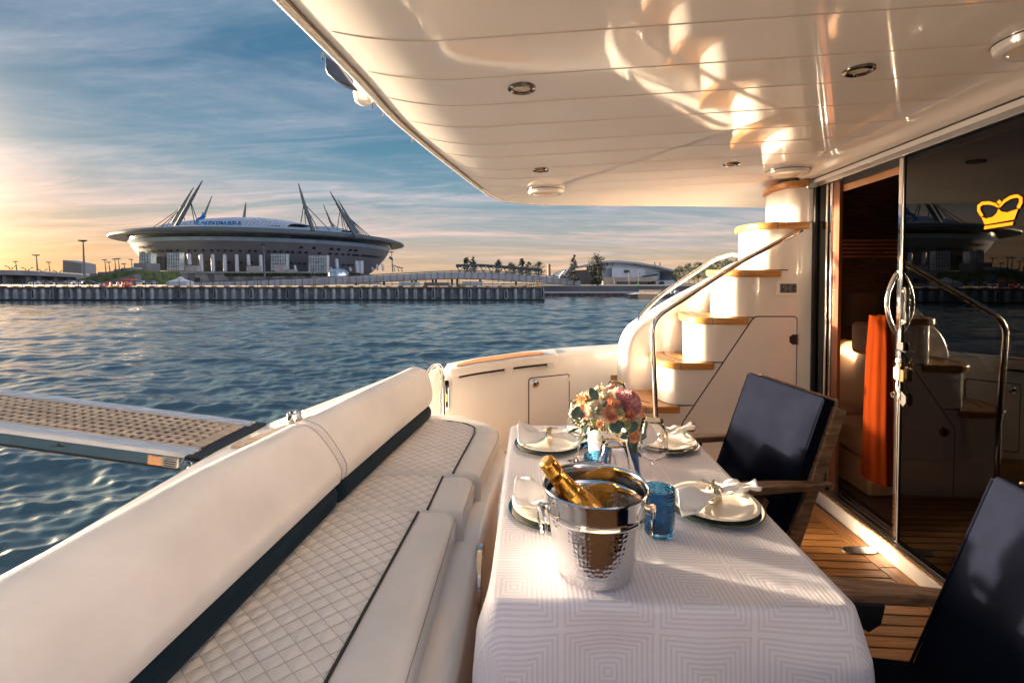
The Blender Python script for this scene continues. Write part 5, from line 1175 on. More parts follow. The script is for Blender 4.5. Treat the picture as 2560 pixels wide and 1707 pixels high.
# white raking fins, glass boxes and kiosks in front of the wall
def fin(u, v0, v1, wpx, d=362):
    a, b_ = PT(u, v1, d), PT(u - 2.2, v0, d); wd_ = wpx / F * d; m = MB()
    m.loft([[(p.x - wd_ / 2, p.y - 1, p.z), (p.x + wd_ / 2, p.y - 1, p.z), (p.x + wd_ / 2, p.y + 1.5, p.z), (p.x - wd_ / 2, p.y + 1.5, p.z)] for p in (a, lerp(a, b_, .9), b_)]); m.build('fin', WHT, sm, bevel=.6)
for u, v0, v1 in ((474, 634, 662), (504, 635, 679), (533, 635, 679), (563, 636, 679), (593, 636, 680), (622, 636, 664), (653, 637, 680), (739, 663, 681), (843, 647, 672), (829, 668, 682), (877, 668, 678), (893, 652, 683), (933, 668, 677), (944, 661, 676), (958, 660, 677)): fin(u, v0, v1, 6.5 if v1 - v0 > 20 else 4)
def gbox(u0, u1, v0, v1, d, mt, name, dep=6.0, frame=True):
    a, b_ = PT(u0, v1, d), PT(u1, v0, d); m = MB(); m.box((a.x, d, a.z), (b_.x, d + dep, b_.z)); o = m.build(name, mt, sm, smooth=0)
    if frame:
        m = MB(); nx_ = max(2, int((u1 - u0) / 6))
        for k in range(nx_ + 1): xx = lerp(a.x, b_.x, k / nx_); m.box((xx - .12, d - .25, a.z), (xx + .12, d, b_.z))
        for k in range(6): zz = lerp(a.z, b_.z, k / 5); m.box((a.x, d - .24, zz - .1), (b_.x, d, zz + .1))
        m.build('mullions', DSTEEL, o, smooth=0)
    return o
gbox(349, 376, 633, 673, 352, PALEG, 'glass_tower'); gbox(417, 447, 631, 676, 356, PALEG, 'glass_tower'); gbox(677, 714, 634, 677, 372, PALEG, 'glass_tower'); gbox(771, 816, 638, 683, 380, PALEG, 'glass_tower'); gbox(896, 903, 652, 683, 392, WHT, 'white_tower', frame=False)
gbox(380, 412, 642, 676, 372, BGL, 'dark_glazing')
gbox(464, 490, 664, 678, 345, CONC, 'kiosk', frame=False); gbox(616, 644, 665, 680, 348, CONC, 'kiosk', frame=False); gbox(688, 708, 663, 694, 340, CONC, 'stair_block', frame=False); gbox(712, 735, 674, 688, 342, CONC, 'stair_block', frame=False)
gbox(334, 367, 658, 712, 318, DCON, 'corner_tower', dep=12, frame=False)
# leaning masts with stays
for b0, j0, t0, d, stays in [((440, 567), (476, 503), (506, 452), 392, ((487, 560), (495, 556), (398, 570))), ((425, 570), (455, 518), (484, 469), 446, ((381, 570), (465, 566), (410, 570))), ((500, 562), (512, 535), (530, 490), 560, ((518, 558), (486, 560))), ((609, 552), (612, 528), (615, 506), 590, ()),
                             ((783, 577), (760, 509), (746, 459), 385, ((752, 558), (764, 560), (825, 577), (794, 572))), ((842, 584), (825, 553), (808, 511), 560, ((825, 575), (862, 587), (850, 586))), ((890, 592), (850, 524), (825, 479), 402, ((843, 575), (860, 586), (868, 584), (933, 598), (911, 595))), ((900, 594), (868, 540), (844, 498), 475, ((868, 586), (926, 598), (918, 597)))]:
    B_, J_, T_2 = PT(*b0, d), PT(*j0, d - 4), PT(*t0, d - 6); m = MB(); m.tube([B_, lerp(B_, J_, .5), J_], 1.5, 8, radii=[1.7, 1.7, 1.4]); m.tube([J_, lerp(J_, T_2, .5), T_2], 1, 8, radii=[1.4, .95, .35]); mo = m.build('mast', MASTM, sm)
    for sv in stays:
        m = MB(); m.tube([J_, PT(*sv, d + 8)], .34, 5); m.build('stay', MASTM, mo)
# rooftop sign
sgp = PT(604, 566.5, 402); Mtx = Matrix.Translation((sgp.x, 402, sgp.z)) @ Matrix.Rotation(R(90), 4, 'X')
sgn = thing('roof_sign', 'large blue Cyrillic letters with a flame emblem on the stadium roof edge', 'sign', sgp, boat=False)
wtot = PT(603, 0, 402).x - PT(515, 0, 402).x; body_ = 'ГАЗПРОМ АРЕНА'; adv = wtot / len(body_)
for i, ch in enumerate(body_):
    if ch == ' ': continue
    xx = PT(515, 0, 402).x + adv * (i + .5); text_mesh(ch, 6.0, .5, 'letter', BLUES, Matrix.Translation((xx, 402, sgp.z)) @ Matrix.Rotation(R(90), 4, 'X') @ Matrix.Scale(.92, 4, (1, 0, 0)), sgn, local=False)
m = MB(); cE = PT(502, 556, 400); m.tube([cE + Vector((3.2 * math.cos(a), 0, 3.6 * math.sin(a))) for a in [R(60 + 11 * k) for k in range(27)]], .85, 8, radii=[.5 + .7 * math.sin(math.pi * k / 26) for k in range(27)]); m.tube([cE + Vector(q) for q in ((3.4, 0, -.3), (.8, 0, -.1))], .7, 8); m.build('emblem_ring', BLUES, sgn)
m = MB(); fl_ = [(-1.2, 2.2), (-.3, 4.5), (1.6, 6.8), (1.1, 8.6), (3.2, 6.6), (3.6, 4.4), (2.6, 2.6), (1.8, 4.0), (.6, 2.2)]; m.prism([cE + Vector((a, -.4, b_)) for a, b_ in fl_], (0, 1, 0)); m.build('emblem_flame', BLUES, sgn, smooth=0)
m = MB(); a_, b_ = PT(490, 568.5, 404), PT(700, 571, 404); m.box((a_.x, 403, b_.z - .6), (b_.x, 404, a_.z + 1.2)); m.build('sign_rail', DSTEEL, sgn, smooth=0)
# ---- podium wall, ramps and banks before the stadium
def slab(name, lab, cat, u0, u1, v0, v1, d, mt, dep=8, boat=False, group=None):
    a, b_ = PT(u0, v1, d), PT(u1, v0, d); t_ = thing(name, lab, cat, ((a.x + b_.x) / 2, d, GZ), boat=False, group=group); m = MB(); m.box((a.x, d, min(a.z, GZ - .2)), (b_.x, d + dep, b_.z)); m.build('body', mt, t_, smooth=0); return t_, a, b_
t_, a, b_ = slab('podium_wall', 'long grey concrete podium wall at the foot of the stadium', 'podium', 365, 770, 682, 712, 300, CONC, 20)
m = MB(); m.box((a.x - 1, 298.5, b_.z - .3), (b_.x, 301, b_.z + .7)); m.build('coping', WHT if False else CONC, t_, smooth=0)
for k in range(9):
    xx = lerp(a.x + 2, b_.x - 2, k / 8); m = MB(); m.prism([(xx, 299.9, b_.z - .5), (xx + 4, 299.9, b_.z - .5), (xx + 4.6, 299.9, GZ), (xx + 2.6, 299.9, GZ)], (0, -.8, 0)); m.build('buttress', DCON, t_, smooth=0)
for u0, u1, v0 in ((394, 402, 690), (420, 440, 690), (470, 500, 694)):
    m = MB(); p, q = PT(u0, 705, 299.8), PT(u1, v0, 299.8); m.box((p.x, 299.4, GZ), (q.x, 299.8, q.z)); m.build('dark_bay', WIN, t_, smooth=0)
# grassy bank left
bk2 = thing('grass_bank', 'low grassy bank with a concrete ramp left of the stadium', 'bank', PT(270, 705, 220), boat=False)
m = MB(); pf = [(150, 712), (185, 700), (230, 694), (270, 686), (310, 679), (338, 676), (342, 712)]; m.prism([PT(u, v, 220) for u, v in pf], (0, 30, 0)); m.build('turf', GRASS, bk2, smooth=0)
m = MB(); m.prism([PT(u, v, 215) for u, v in ((255, 706), (334, 686), (338, 712), (255, 712))], (0, 4, 0)); m.build('ramp_wall', DCON, bk2, smooth=0)
m = MB(); m.prism([PT(u, v, 226) for u, v in ((190, 694), (330, 668), (332, 672), (190, 699))], (0, 6, 0)); m.build('upper_ramp', CONC, bk2, smooth=0)
m = MB()
for u, v in ((286, 679), (300, 673), (260, 680), (240, 684), (318, 670)): p = PT(u, v, 224); m.box((p.x - 2, 223, p.z - 1.4), (p.x + 2, 225, p.z))
m.build('ramp_kiosk', DCON, bk2, smooth=0)
# ---- elevated road on the left with arch lamps
rd = thing('elevated_road', 'grey elevated road on piers at the left, glowing at its edge', 'overpass', PT(80, 700, 260), boat=False)
m = MB(); m.prism([PT(u, v, 260) for u, v in ((-150, 672), (60, 676), (205, 687), (205, 694), (60, 688), (-150, 685))], (0, 14, 0)); m.build('deck_girder', CONC, rd, smooth=0)
for u in (-60, -10, 20, 78, 106, 148, 180): m = MB(); p = PT(u, 690, 264); m.box((p.x - 1, 262, GZ), (p.x + 1, 266, p.z)); m.build('road_pier', DCON, rd, smooth=0)
m = MB(); m.prism([PT(u, v, 268) for u, v in ((-150, 684), (200, 690), (200, 712), (-150, 712))], (0, 1, 0)); m.build('dark_undercroft', DCON, rd, smooth=0)
for u, v, s in ((27, 674, 1.0), (68, 678, 1), (106, 681, .85), (144, 684, .8)):
    t_ = thing('arch_lamp', 'curly twin-armed lamp arching over the elevated road', 'lamp', PT(u, v, 262), boat=False, group='twin-armed lamps on the elevated road')
    for sg_ in (-1, 1):
        m = MB(); m.tube([PT(u + sg_ * 2 * s, v, 262), PT(u + sg_ * 5 * s, v - 6 * s, 262), PT(u + sg_ * 10 * s, v - 8 * s, 262), PT(u + sg_ * 15 * s, v - 9.5 * s, 262)], .22, 5); m.build('lamp_arm', DSTEEL, t_)
# ---- lamp masts
def lampmast(u, v0, v1, d, lab, nh=5, grp=None):
    a, b_ = PT(u + 3, v1, d), PT(u, v0, d); t_ = thing('light_mast', lab, 'light mast', a, boat=False, group=grp); m = MB(); m.tube([a, b_], .3, 6, radii=[.45, .22]); m.build('mast', MASTM, t_)
    m = MB(); m.tube([b_ + Vector((-6 / F * d, 0, .2)), b_ + Vector((6 / F * d, 0, .2))], .16, 5); m.build('crossbar', DSTEEL, t_)
    for k in range(nh): p = b_ + Vector(((k - (nh - 1) / 2) * 3.6 / F * d, -.3, .3)); m = MB(); m.box((p.x - .45, p.y - .4, p.z), (p.x + .45, p.y + .4, p.z + .5)); m.build('floodlight', DSTEEL, t_, smooth=0)
lampmast(208, 605, 690, 210, 'tall light mast with a cluster of floodlights beside the grass bank'); lampmast(91, 640, 682, 300, 'light mast standing on the elevated road'); lampmast(659, 614, 694, 240, 'slim light mast before the middle of the stadium wall', 3)
lampmast(979, 632, 680, 330, 'slender pole with a dark banner at the stadium flank', 2)
m = MB(); m.prism([PT(u, v, 329) for u, v in ((974, 640), (982, 646), (982, 652), (972, 646))], (0, .4, 0)); o = m.build('banner', DSTEEL, bpy.data.objects['light_mast.003'], smooth=0)
for i, (u, v0, v1) in enumerate(((262, 651, 680), (272, 657, 680), (287, 649, 678), (296, 648, 676), (328, 650, 672), (310, 661, 676), (39, 655, 675), (122, 657, 680), (984, 665, 678), (994, 668, 679), (1003, 671, 680))):
    lampmast(u, v0, v1, 420, 'tiny far street light standing against the glowing sky', 3, 'far street lights')
# far tower block
t_ = thing('office_block', 'distant glazed office block with slanting roof against the sunset', 'building', PT(180, 690, 900), boat=False)
m = MB(); m.prism([PT(u, v, 900) for u, v in ((157, 692), (157, 650), (205, 659), (207, 692))], (0, 30, 0)); m.build('block', mat('far_glass', (.20, .21, .22), .3), t_, smooth=0)
for k in range(7):
    v = 656 + k * 5.2; m = MB(); m.prism([PT(159, v, 899), PT(203, v + 3.2 * (1 - k / 7) + 1.0, 899), PT(203, v + 3.2 * (1 - k / 7) + 2.6, 899), PT(159, v + 1.6, 899)], (0, 1, 0)); m.build('floor_band', mat('far_band', (.09, .10, .11), .3), t_, smooth=0)
# ---- things on the quay: cars, barriers, tent
CARC = [mat('car_white', (.72, .72, .74), .25, coat=.6), mat('car_grey', (.22, .23, .25), .25, coat=.6), mat('car_dark', (.05, .055, .06), .25, coat=.6)]
def car(u, d, mt, lab, flip=1):
    p = PT(u, 712, d); t_ = thing('parked_car', lab, 'car', (p.x, d, GZ), boat=False, group='cars parked on the quay'); L = 2.15
    m = MB(); m.prism([(p.x + flip * a, d - .85, GZ + z_) for a, z_ in ((-L, .3), (L, .3), (L, .75), (L - .3, .9), (1.0, .95), (.35, 1.42), (-1.1, 1.45), (-1.8, 1.0), (-L, .95))], (0, 1.7, 0)); m.build('body', mt, t_, bevel=.08)
    m = MB(); m.prism([(p.x + flip * a, d - .87, GZ + z_) for a, z_ in ((.85, .97), (.3, 1.36), (-1.05, 1.38), (-1.6, 1.0))], (0, 1.74, 0)); m.build('side_windows', WIN, t_, smooth=0)
    for a in (-1.35, 1.35): m = MB(); m.lathe([(0, .9), (.22, .89), (.33, .87), (.33, .6)], 14, (p.x + a, d, GZ + .33), MY); m.build('wheel', RUBB, t_)
for u, d, c_, lab in ((90, 185, 0, 'white'), (106, 186, 0, 'white'), (123, 185, 1, 'grey'), (156, 175, 1, 'grey'), (178, 178, 0, 'white'), (200, 168, 0, 'white'), (227, 160, 2, 'dark'), (352, 170, 0, 'white'), (374, 165, 1, 'grey')):
    car(u, d, CARC[c_], f'small {lab} hatchback parked on the quay behind the pier edge', 1 if u % 2 else -1)
ORN = mat('barrier_orange', (.75, .12, .03), .5); RWB = mat('barrier_white', (.75, .72, .7), .5)
t_ = thing('barrier_box', 'red and white striped box standing on the pier', 'barrier', PT(257, 716, 100), boat=False)
for k in range(4): p, q = PT(246 + k * 5.6, 716, 100), PT(246 + (k + 1) * 5.6, 708, 100); m = MB(); m.box((p.x, 100, GZ), (q.x, 101, q.z)); m.build('panel', ORN if k % 2 else RWB, t_, smooth=0)
for u in (278, 295, 308, 319, 326):
    p = PT(u, 716, 98); t_ = thing('orange_bollard', 'bright orange traffic bollard on the pier', 'bollard', (p.x, 98, GZ), boat=False, group='orange bollards on the pier'); m = MB(); m.lathe([(.36, 0), (.36, .08), (.24, .1), (.2, .85), (.1, .95), (0, .96)], 12); m.build('post', ORN, t_, local=True); m = MB(); m.lathe([(.245, .5), (.235, .65)], 12); m.build('band', RWB, t_, local=True)
p = PT(325, 700, 120); t_ = thing('small_kiosk', 'little orange topped cabin on the quay', 'cabin', (p.x, 120, GZ), boat=False); m = MB(); m.box((-.9, -.9, 0), (.9, .9, 1.4)); m.build('walls', DCON, t_, local=True); m = MB(); m.prism([(-1.1, -1.1, 1.4), (1.1, -1.1, 1.4), (1.1, 1.1, 1.4), (-1.1, 1.1, 1.4)], (0, 0, .35)); m.build('roof', ORN, t_, local=True)
p = PT(451, 710, 118); t_ = thing('white_tent', 'white pavilion tent with a peaked roof on the quay', 'tent', (p.x, 118, GZ), boat=False); m = MB(); m.loft([[(-2.4, -1.6, 1.0), (2.4, -1.6, 1.0), (2.4, 1.6, 1.0), (-2.4, 1.6, 1.0)], [(-1, -.6, 1.55), (1, -.6, 1.55), (1, .6, 1.55), (-1, .6, 1.55)], [(-.15, -.1, 2.2), (.15, -.1, 2.2), (.15, .1, 2.2), (-.15, .1, 2.2)]]); m.build('canopy', RWB, t_, local=True); m = MB(); m.box((-2.3, -1.5, 0), (2.3, 1.5, 1.0)); m.build('side_walls', mat('tent_side', (.45, .46, .5), .6), t_, local=True)
# chrome dome behind the ramp
p = PT(846, 686, 290); t_ = thing('glass_dome', 'small shiny domed pavilion behind the ramp before the stadium', 'dome', (p.x, 290, p.z), boat=False); rD = 25 / F * 290
m = MB(); m.lathe([(rD, -1), (rD * .98, .8), (rD * .85, 2.0), (rD * .6, 2.9), (rD * .3, 3.35), (0, 3.5)], 40); m.build('shell', mat('dome_silver', (.62, .66, .72), .18, .7), t_, local=True, smooth=60)
for k in range(5):
    a = R(200 + k * 35); m = MB(); m.tube([(rD * 1.01 * math.cos(a) * f_, rD * 1.01 * math.sin(a) * f_, z_) for f_, z_ in ((1, 0), (.98, .8), (.85, 2.05))], .18, 5); m.build('rib', DSTEEL, t_, local=True)
# ---- pedestrian ramp with translucent parapet
RP = mat('ramp_parapet', (.36, .38, .41), .3, var=.08, vscale=.3); RSOF = mat('ramp_soffit', (.24, .12, .06), .6, var=.2)
fr = thing('footbridge_ramp', 'long pale footbridge ramp rising behind the pier to a trussed span', 'footbridge', PT(900, 700, 150), boat=False)
top_ = [(480, 707.0), (600, 703.5), (760, 697), (900, 690.5), (1000, 686), (1080, 681.5), (1140, 679.5), (1205, 679.5), (1290, 684), (1360, 690), (1420, 697), (1452, 703)]
bot_ = [(480, 716), (600, 716), (760, 713), (900, 706.5), (1000, 702), (1080, 698), (1140, 696.5), (1205, 698), (1290, 702.5), (1360, 706), (1420, 712), (1452, 714)]
def dz_(u): return 150 if u < 1361 else 150
m = MB(); m.loft([[PT(u, v, 150), PT(u, v2, 150), PT(u, v2, 151), PT(u, v, 151)] for (u, v), (_, v2) in zip(top_, bot_)]); m.build('parapet', RP, fr, smooth=0)
m = MB(); m.loft([[PT(u, v - .4, 149.9), PT(u, v + 1.6, 149.9), PT(u, v + 1.6, 156), PT(u, v - .4, 156)] for (u, v) in bot_]); m.build('deck', RSOF, fr, smooth=0)
m = MB(); m.loft([[PT(u, v - 3.4, 152), PT(u, v - 1.2, 152), PT(u, v - 1.2, 153), PT(u, v - 3.4, 153)] for (u, v) in top_]); m.build('far_parapet', DSTEEL, fr, smooth=0)
for u in range(500, 1450, 17):
    v = interp(u, top_); v2 = interp(u, bot_); a, b_ = PT(u, v2, 149.8), PT(u, v - 1, 149.8); m = MB(); m.box((a.x - .07, 149.75, a.z), (a.x + .07, 149.9, b_.z)); m.build('parapet_post', mat('post_grey', (.20, .21, .23), .5), fr, smooth=0)
for u in (890, 960, 1030, 1040, 1082, 1090, 1130, 1143, 1200, 1290): a = PT(u, interp(u, bot_), 152); m = MB(); m.box((a.x - .3, 151.7, GZ), (a.x + .3, 152.3, a.z)); m.build('column', DSTEEL, fr, smooth=0)
# arched truss over the span
ttop = [(1140, 663), (1205, 662.5), (1280, 668), (1355, 674)]; tbot = [(1140, 679), (1205, 680), (1280, 684), (1355, 690)]
m = MB(); m.tube([PT(u, v, 149.5) for u, v in ttop], .32, 6); m.build('truss_chord', MASTM, fr); m = MB(); m.tube([PT(u, v + 3, 155) for u, v in ttop], .32, 6); m.build('truss_chord', DSTEEL, fr)
nb_ = 22
for k in range(nb_):
    u0, u1 = lerp(1140, 1355, k / nb_), lerp(1140, 1355, (k + 1) / nb_); m = MB()
    a, b_ = (PT(u0, interp(u0, ttop), 149.5), PT(u1, interp(u1, tbot), 149.5)) if k % 2 == 0 else (PT(u0, interp(u0, tbot), 149.5), PT(u1, interp(u1, ttop), 149.5)); m.tube([a, b_], .17, 5); m.build('truss_diagonal', MASTM, fr)
# site clutter below the ramp
for k, (u, v0, v1, wpx, c_, lab) in enumerate(((1020, 705, 716, 46, PALEG, 'low glazed pavilion under the footbridge ramp'), (1090, 706, 716, 60, DCON, 'dark site cabin beneath the trussed span'), (1180, 704, 717, 50, PALEG, 'pale glazed shed beneath the trussed span'), (1150, 712, 720, 18, DSTEEL, 'small dark hut at the pier edge'))):
    slab('quay_shed', lab, 'shed', u - wpx / 2, u + wpx / 2, v0, v1, 130 if k < 3 else 95, c_, 4)
gw = thing('pier_gangway', 'sloping wooden gangway with railings at the end of the pier', 'gangway', PT(1310, 716, 94), boat=False)
m = MB(); m.prism([PT(u, v, 94) for u, v in ((1278, 718), (1346, 708), (1346, 710.5), (1278, 720.5))], (0, 1.2, 0)); m.build('walkway', mat('gangway_wood', (.42, .28, .15), .6), gw, smooth=0)
for u in range(1316, 1362, 6): p = PT(u, 718, 94.5); m = MB(); m.box((p.x - .05, 94.4, GZ), (p.x + .05, 94.5, PT(u, 702, 94.5).z)); m.build('railing_post', mat('gangway_wood', (.42, .28, .15), .6), gw, smooth=0)
# ---- embankment and ice arena on the right
em = thing('embankment', 'low river embankment with railings and brown piling beyond the pier end', 'embankment', PT(1550, 735, 122), boat=False)
x0, x1 = PT(1345, 0, 122).x, PT(2300, 0, 122).x
m = MB(); m.box((x0, 122, WZ - .3), (x1, 123, PT(0, 732.5, 122).z)); m.build('piling', mat('brown_piling', (.14, .085, .05), .8, var=.3, vscale=.6), em, smooth=0)
for u in range(1364, 1730, 6): p = PT(u, 735, 121.9); m = MB(); m.box((p.x - .16, 121.7, WZ - .2), (p.x + .16, 122.0, PT(0, 733, 122).z)); m.build('pile', RUST, em, smooth=0)
m = MB(); m.box((x0, 121.8, PT(0, 732.6, 122).z), (x1, 123.2, PT(0, 729, 122).z)); m.build('walkway_edge', mat('walk_pale', (.42, .46, .52), .5), em, smooth=0)
m = MB(); m.box((x0, 123.4, PT(0, 730, 122).z), (x1, 126, PT(0, 722.5, 122).z)); m.build('retaining_wall', mat('brick_dark', (.13, .075, .06), .8, var=.2), em, smooth=0)
m = MB(); m.box((x0, 123.3, PT(0, 722.6, 122).z), (x1, 126, PT(0, 721, 122).z)); m.build('coping', mat('walk_pale', (.42, .46, .52), .5), em, smooth=0)
for u in range(1362, 1840, 9): p = PT(u, 721, 123.5); m = MB(); m.box((p.x - .04, 123.46, p.z), (p.x + .04, 123.54, p.z + .55)); m.build('railing_post', MASTM, em, smooth=0)
for v in (716.4, 718.6): m = MB(); zz = PT(0, v, 123.5).z; m.box((x0, 123.47, zz), (x1, 123.53, zz + .06)); m.build('rail', MASTM, em, smooth=0)
ar = thing('ice_arena', 'pale arena hall with low curved roof and glazed corner behind the trees', 'arena', PT(1570, 715, 240), boat=False)
DA = 240
def apoly(pts, d, dep, mt, nm): m = MB(); m.prism([PT(u, v, d) for u, v in pts], (0, dep, 0)); return m.build(nm, mt, ar, smooth=0)
WALLP = mat('arena_wall', (.50, .53, .56), .6, var=.05, vscale=.1); WALLS = mat('arena_stone', (.46, .36, .28), .7, var=.12, vscale=.2)
rf_ = [(1400, 690), (1412, 676), (1436, 667), (1470, 660), (1510, 652.5), (1545, 651.5), (1590, 655), (1640, 663), (1690, 676)]
apoly([(u, v) for u, v in rf_] + [(u, v + 5) for u, v in reversed(rf_)], DA - 3, 60, SROOF, 'curved_roof')
apoly([(1505, 658), (1545, 655), (1590, 658), (1640, 667), (1685, 678), (1690, 716), (1505, 716)], DA, 50, WALLP, 'hall_wall')
apoly([(1410, 692), (1440, 676), (1475, 674), (1480, 716), (1425, 716)], DA + 1, 40, BGL, 'entrance_glazing')
apoly([(1410, 686), (1428, 664), (1444, 660), (1430, 680), (1420, 692)], DA - 8, 6, RIM, 'canopy_fin')
apoly([(1530, 669), (1612, 672), (1612, 694), (1530, 694)], DA - 4, 6, WALLP, 'upper_block'); apoly([(1561, 675), (1574, 675), (1574, 682), (1561, 682)], DA - 4.3, 1, WIN, 'window')
apoly([(1600, 692), (1650, 680), (1650, 700), (1600, 700)], DA - 8, 6, WALLP, 'side_wing'); apoly([(1605, 690), (1645, 684), (1645, 688), (1605, 694)], DA - 8.3, 1, BGL, 'ribbon_window'); apoly([(1651, 678), (1690, 683), (1690, 702), (1651, 702)], DA - 9, 6, BGL, 'corner_glazing')
apoly([(1508, 693), (1640, 693), (1640, 716), (1508, 716)], DA - 10, 8, WALLS, 'stone_base')
for k in range(13): u = 1543 + k * 7; apoly([(u, 704), (u + 6, 704), (u + 6, 715), (u, 715)], DA - 10.4, 1, BGL, 'base_window')
apoly([(1640, 702), (1700, 700), (1700, 716), (1640, 716)], DA - 12, 5, WALLP, 'porch')
for u in (1632, 1655): apoly([(u - 6, 716), (u - 6, 706), (u, 702.5), (u + 6, 706), (u + 6, 716)], DA - 12.6, 1, WIN, 'gate_arch')
for u in (1519, 1532, 1588, 1600, 1637, 1650): m = MB(); p = PT(u, 665, DA - 1); m.tube([p, p + Vector((0, 0, 1.8))], .25, 5); m.build('roof_unit', DSTEEL, ar)
for u, v0 in ((1573, 684), (1536, 702), (1597, 686)):
    a, b_ = PT(u, 718, 128), PT(u, v0, 128); t_ = thing('street_lamp', 'black lantern street lamp on the embankment', 'street lamp', a, boat=False, group='street lamps on the embankment'); m = MB(); m.tube([a, b_], .07, 6); m.build('pole', DSTEEL, t_); m = MB(); m.lathe([(.05, -.1), (.16, .1), (.2, .35), (.05, .5)], 8, b_); m.build('lantern', DSTEEL, t_)
p = PT(1595, 713, 127); t_ = thing('green_sign', 'small bright green sign on the embankment', 'sign', p, boat=False); m = MB(); m.box((p.x - .25, 126.9, p.z - .3), (p.x + .25, 127, p.z + .4)); m.build('board', mat('sign_green', (.10, .55, .18), .5), t_); m = MB(); m.box((p.x - .03, 126.95, p.z - .9), (p.x + .03, 127.0, p.z - .3)); m.build('post', DSTEEL, t_)
a, b_ = PT(1373, 690, 500), PT(1372.5, 661, 500); t_ = thing('chimney_stack', 'tall far chimney stack rising beside the trussed span', 'chimney', a, boat=False); m = MB(); m.tube([a, b_], 1.6, 12, radii=[1.9, 1.4]); m.build('stack', mat('stack_brick', (.24, .17, .14), .8), t_); m = MB(); m.lathe([(1.5, 0), (1.6, .3), (1.6, 1.2), (1.4, 1.4)], 12, b_ - Vector((0, 0, 1.2))); m.build('cap', DSTEEL, t_)
# moored pontoon boat
bt = thing('moored_barge', 'low moored barge with tan side and railing by the embankment', 'barge', PT(1640, 748, 105), boat=False)
d_ = 104; m = MB(); m.prism([PT(u, v, d_) for u, v in ((1574, 736), (1600, 735), (1700, 736), (1700, 748.5), (1597, 748.5))], (0, 5, 0)); m.build('hull', mat('barge_dark', (.06, .06, .06), .5), bt, smooth=0)
m = MB(); m.prism([PT(u, v, d_ - .1) for u, v in ((1595, 735.5), (1652, 735.5), (1652, 747), (1595, 747))], (0, .2, 0)); m.build('tan_side', mat('barge_tan', (.48, .31, .16), .6, var=.15), bt, smooth=0)
m = MB(); m.prism([PT(u, v, d_ + 1) for u, v in ((1574, 736), (1600, 733), (1720, 734), (1720, 737), (1576, 737.5))], (0, 3, 0)); m.build('deck', RWB, bt, smooth=0)
for u in range(1600, 1656, 4): m = MB(); a, b_ = PT(u, 735, d_ + .3), PT(u, 724.5, d_ + .3); m.box((a.x - .05, d_ + .28, a.z), (a.x + .05, d_ + .36, b_.z)); m.build('railing_post', mat('barge_rail', (.48, .36, .26), .6), bt, smooth=0)
m = MB(); a, b_ = PT(1598, 725, d_ + .3), PT(1656, 724, d_ + .3); m.box((a.x, d_ + .27, a.z), (b_.x, d_ + .37, b_.z)); m.build('top_rail', mat('barge_rail', (.48, .36, .26), .6), bt, smooth=0)
m = MB()
for u in (1670, 1680, 1690): a, b_ = PT(u, 736, d_ + 1), PT(u + 6, 726, d_ + 1); m.box((a.x, d_ + 1, a.z), (b_.x, d_ + 2, b_.z))
m.build('deck_locker', WHT, bt, smooth=0)
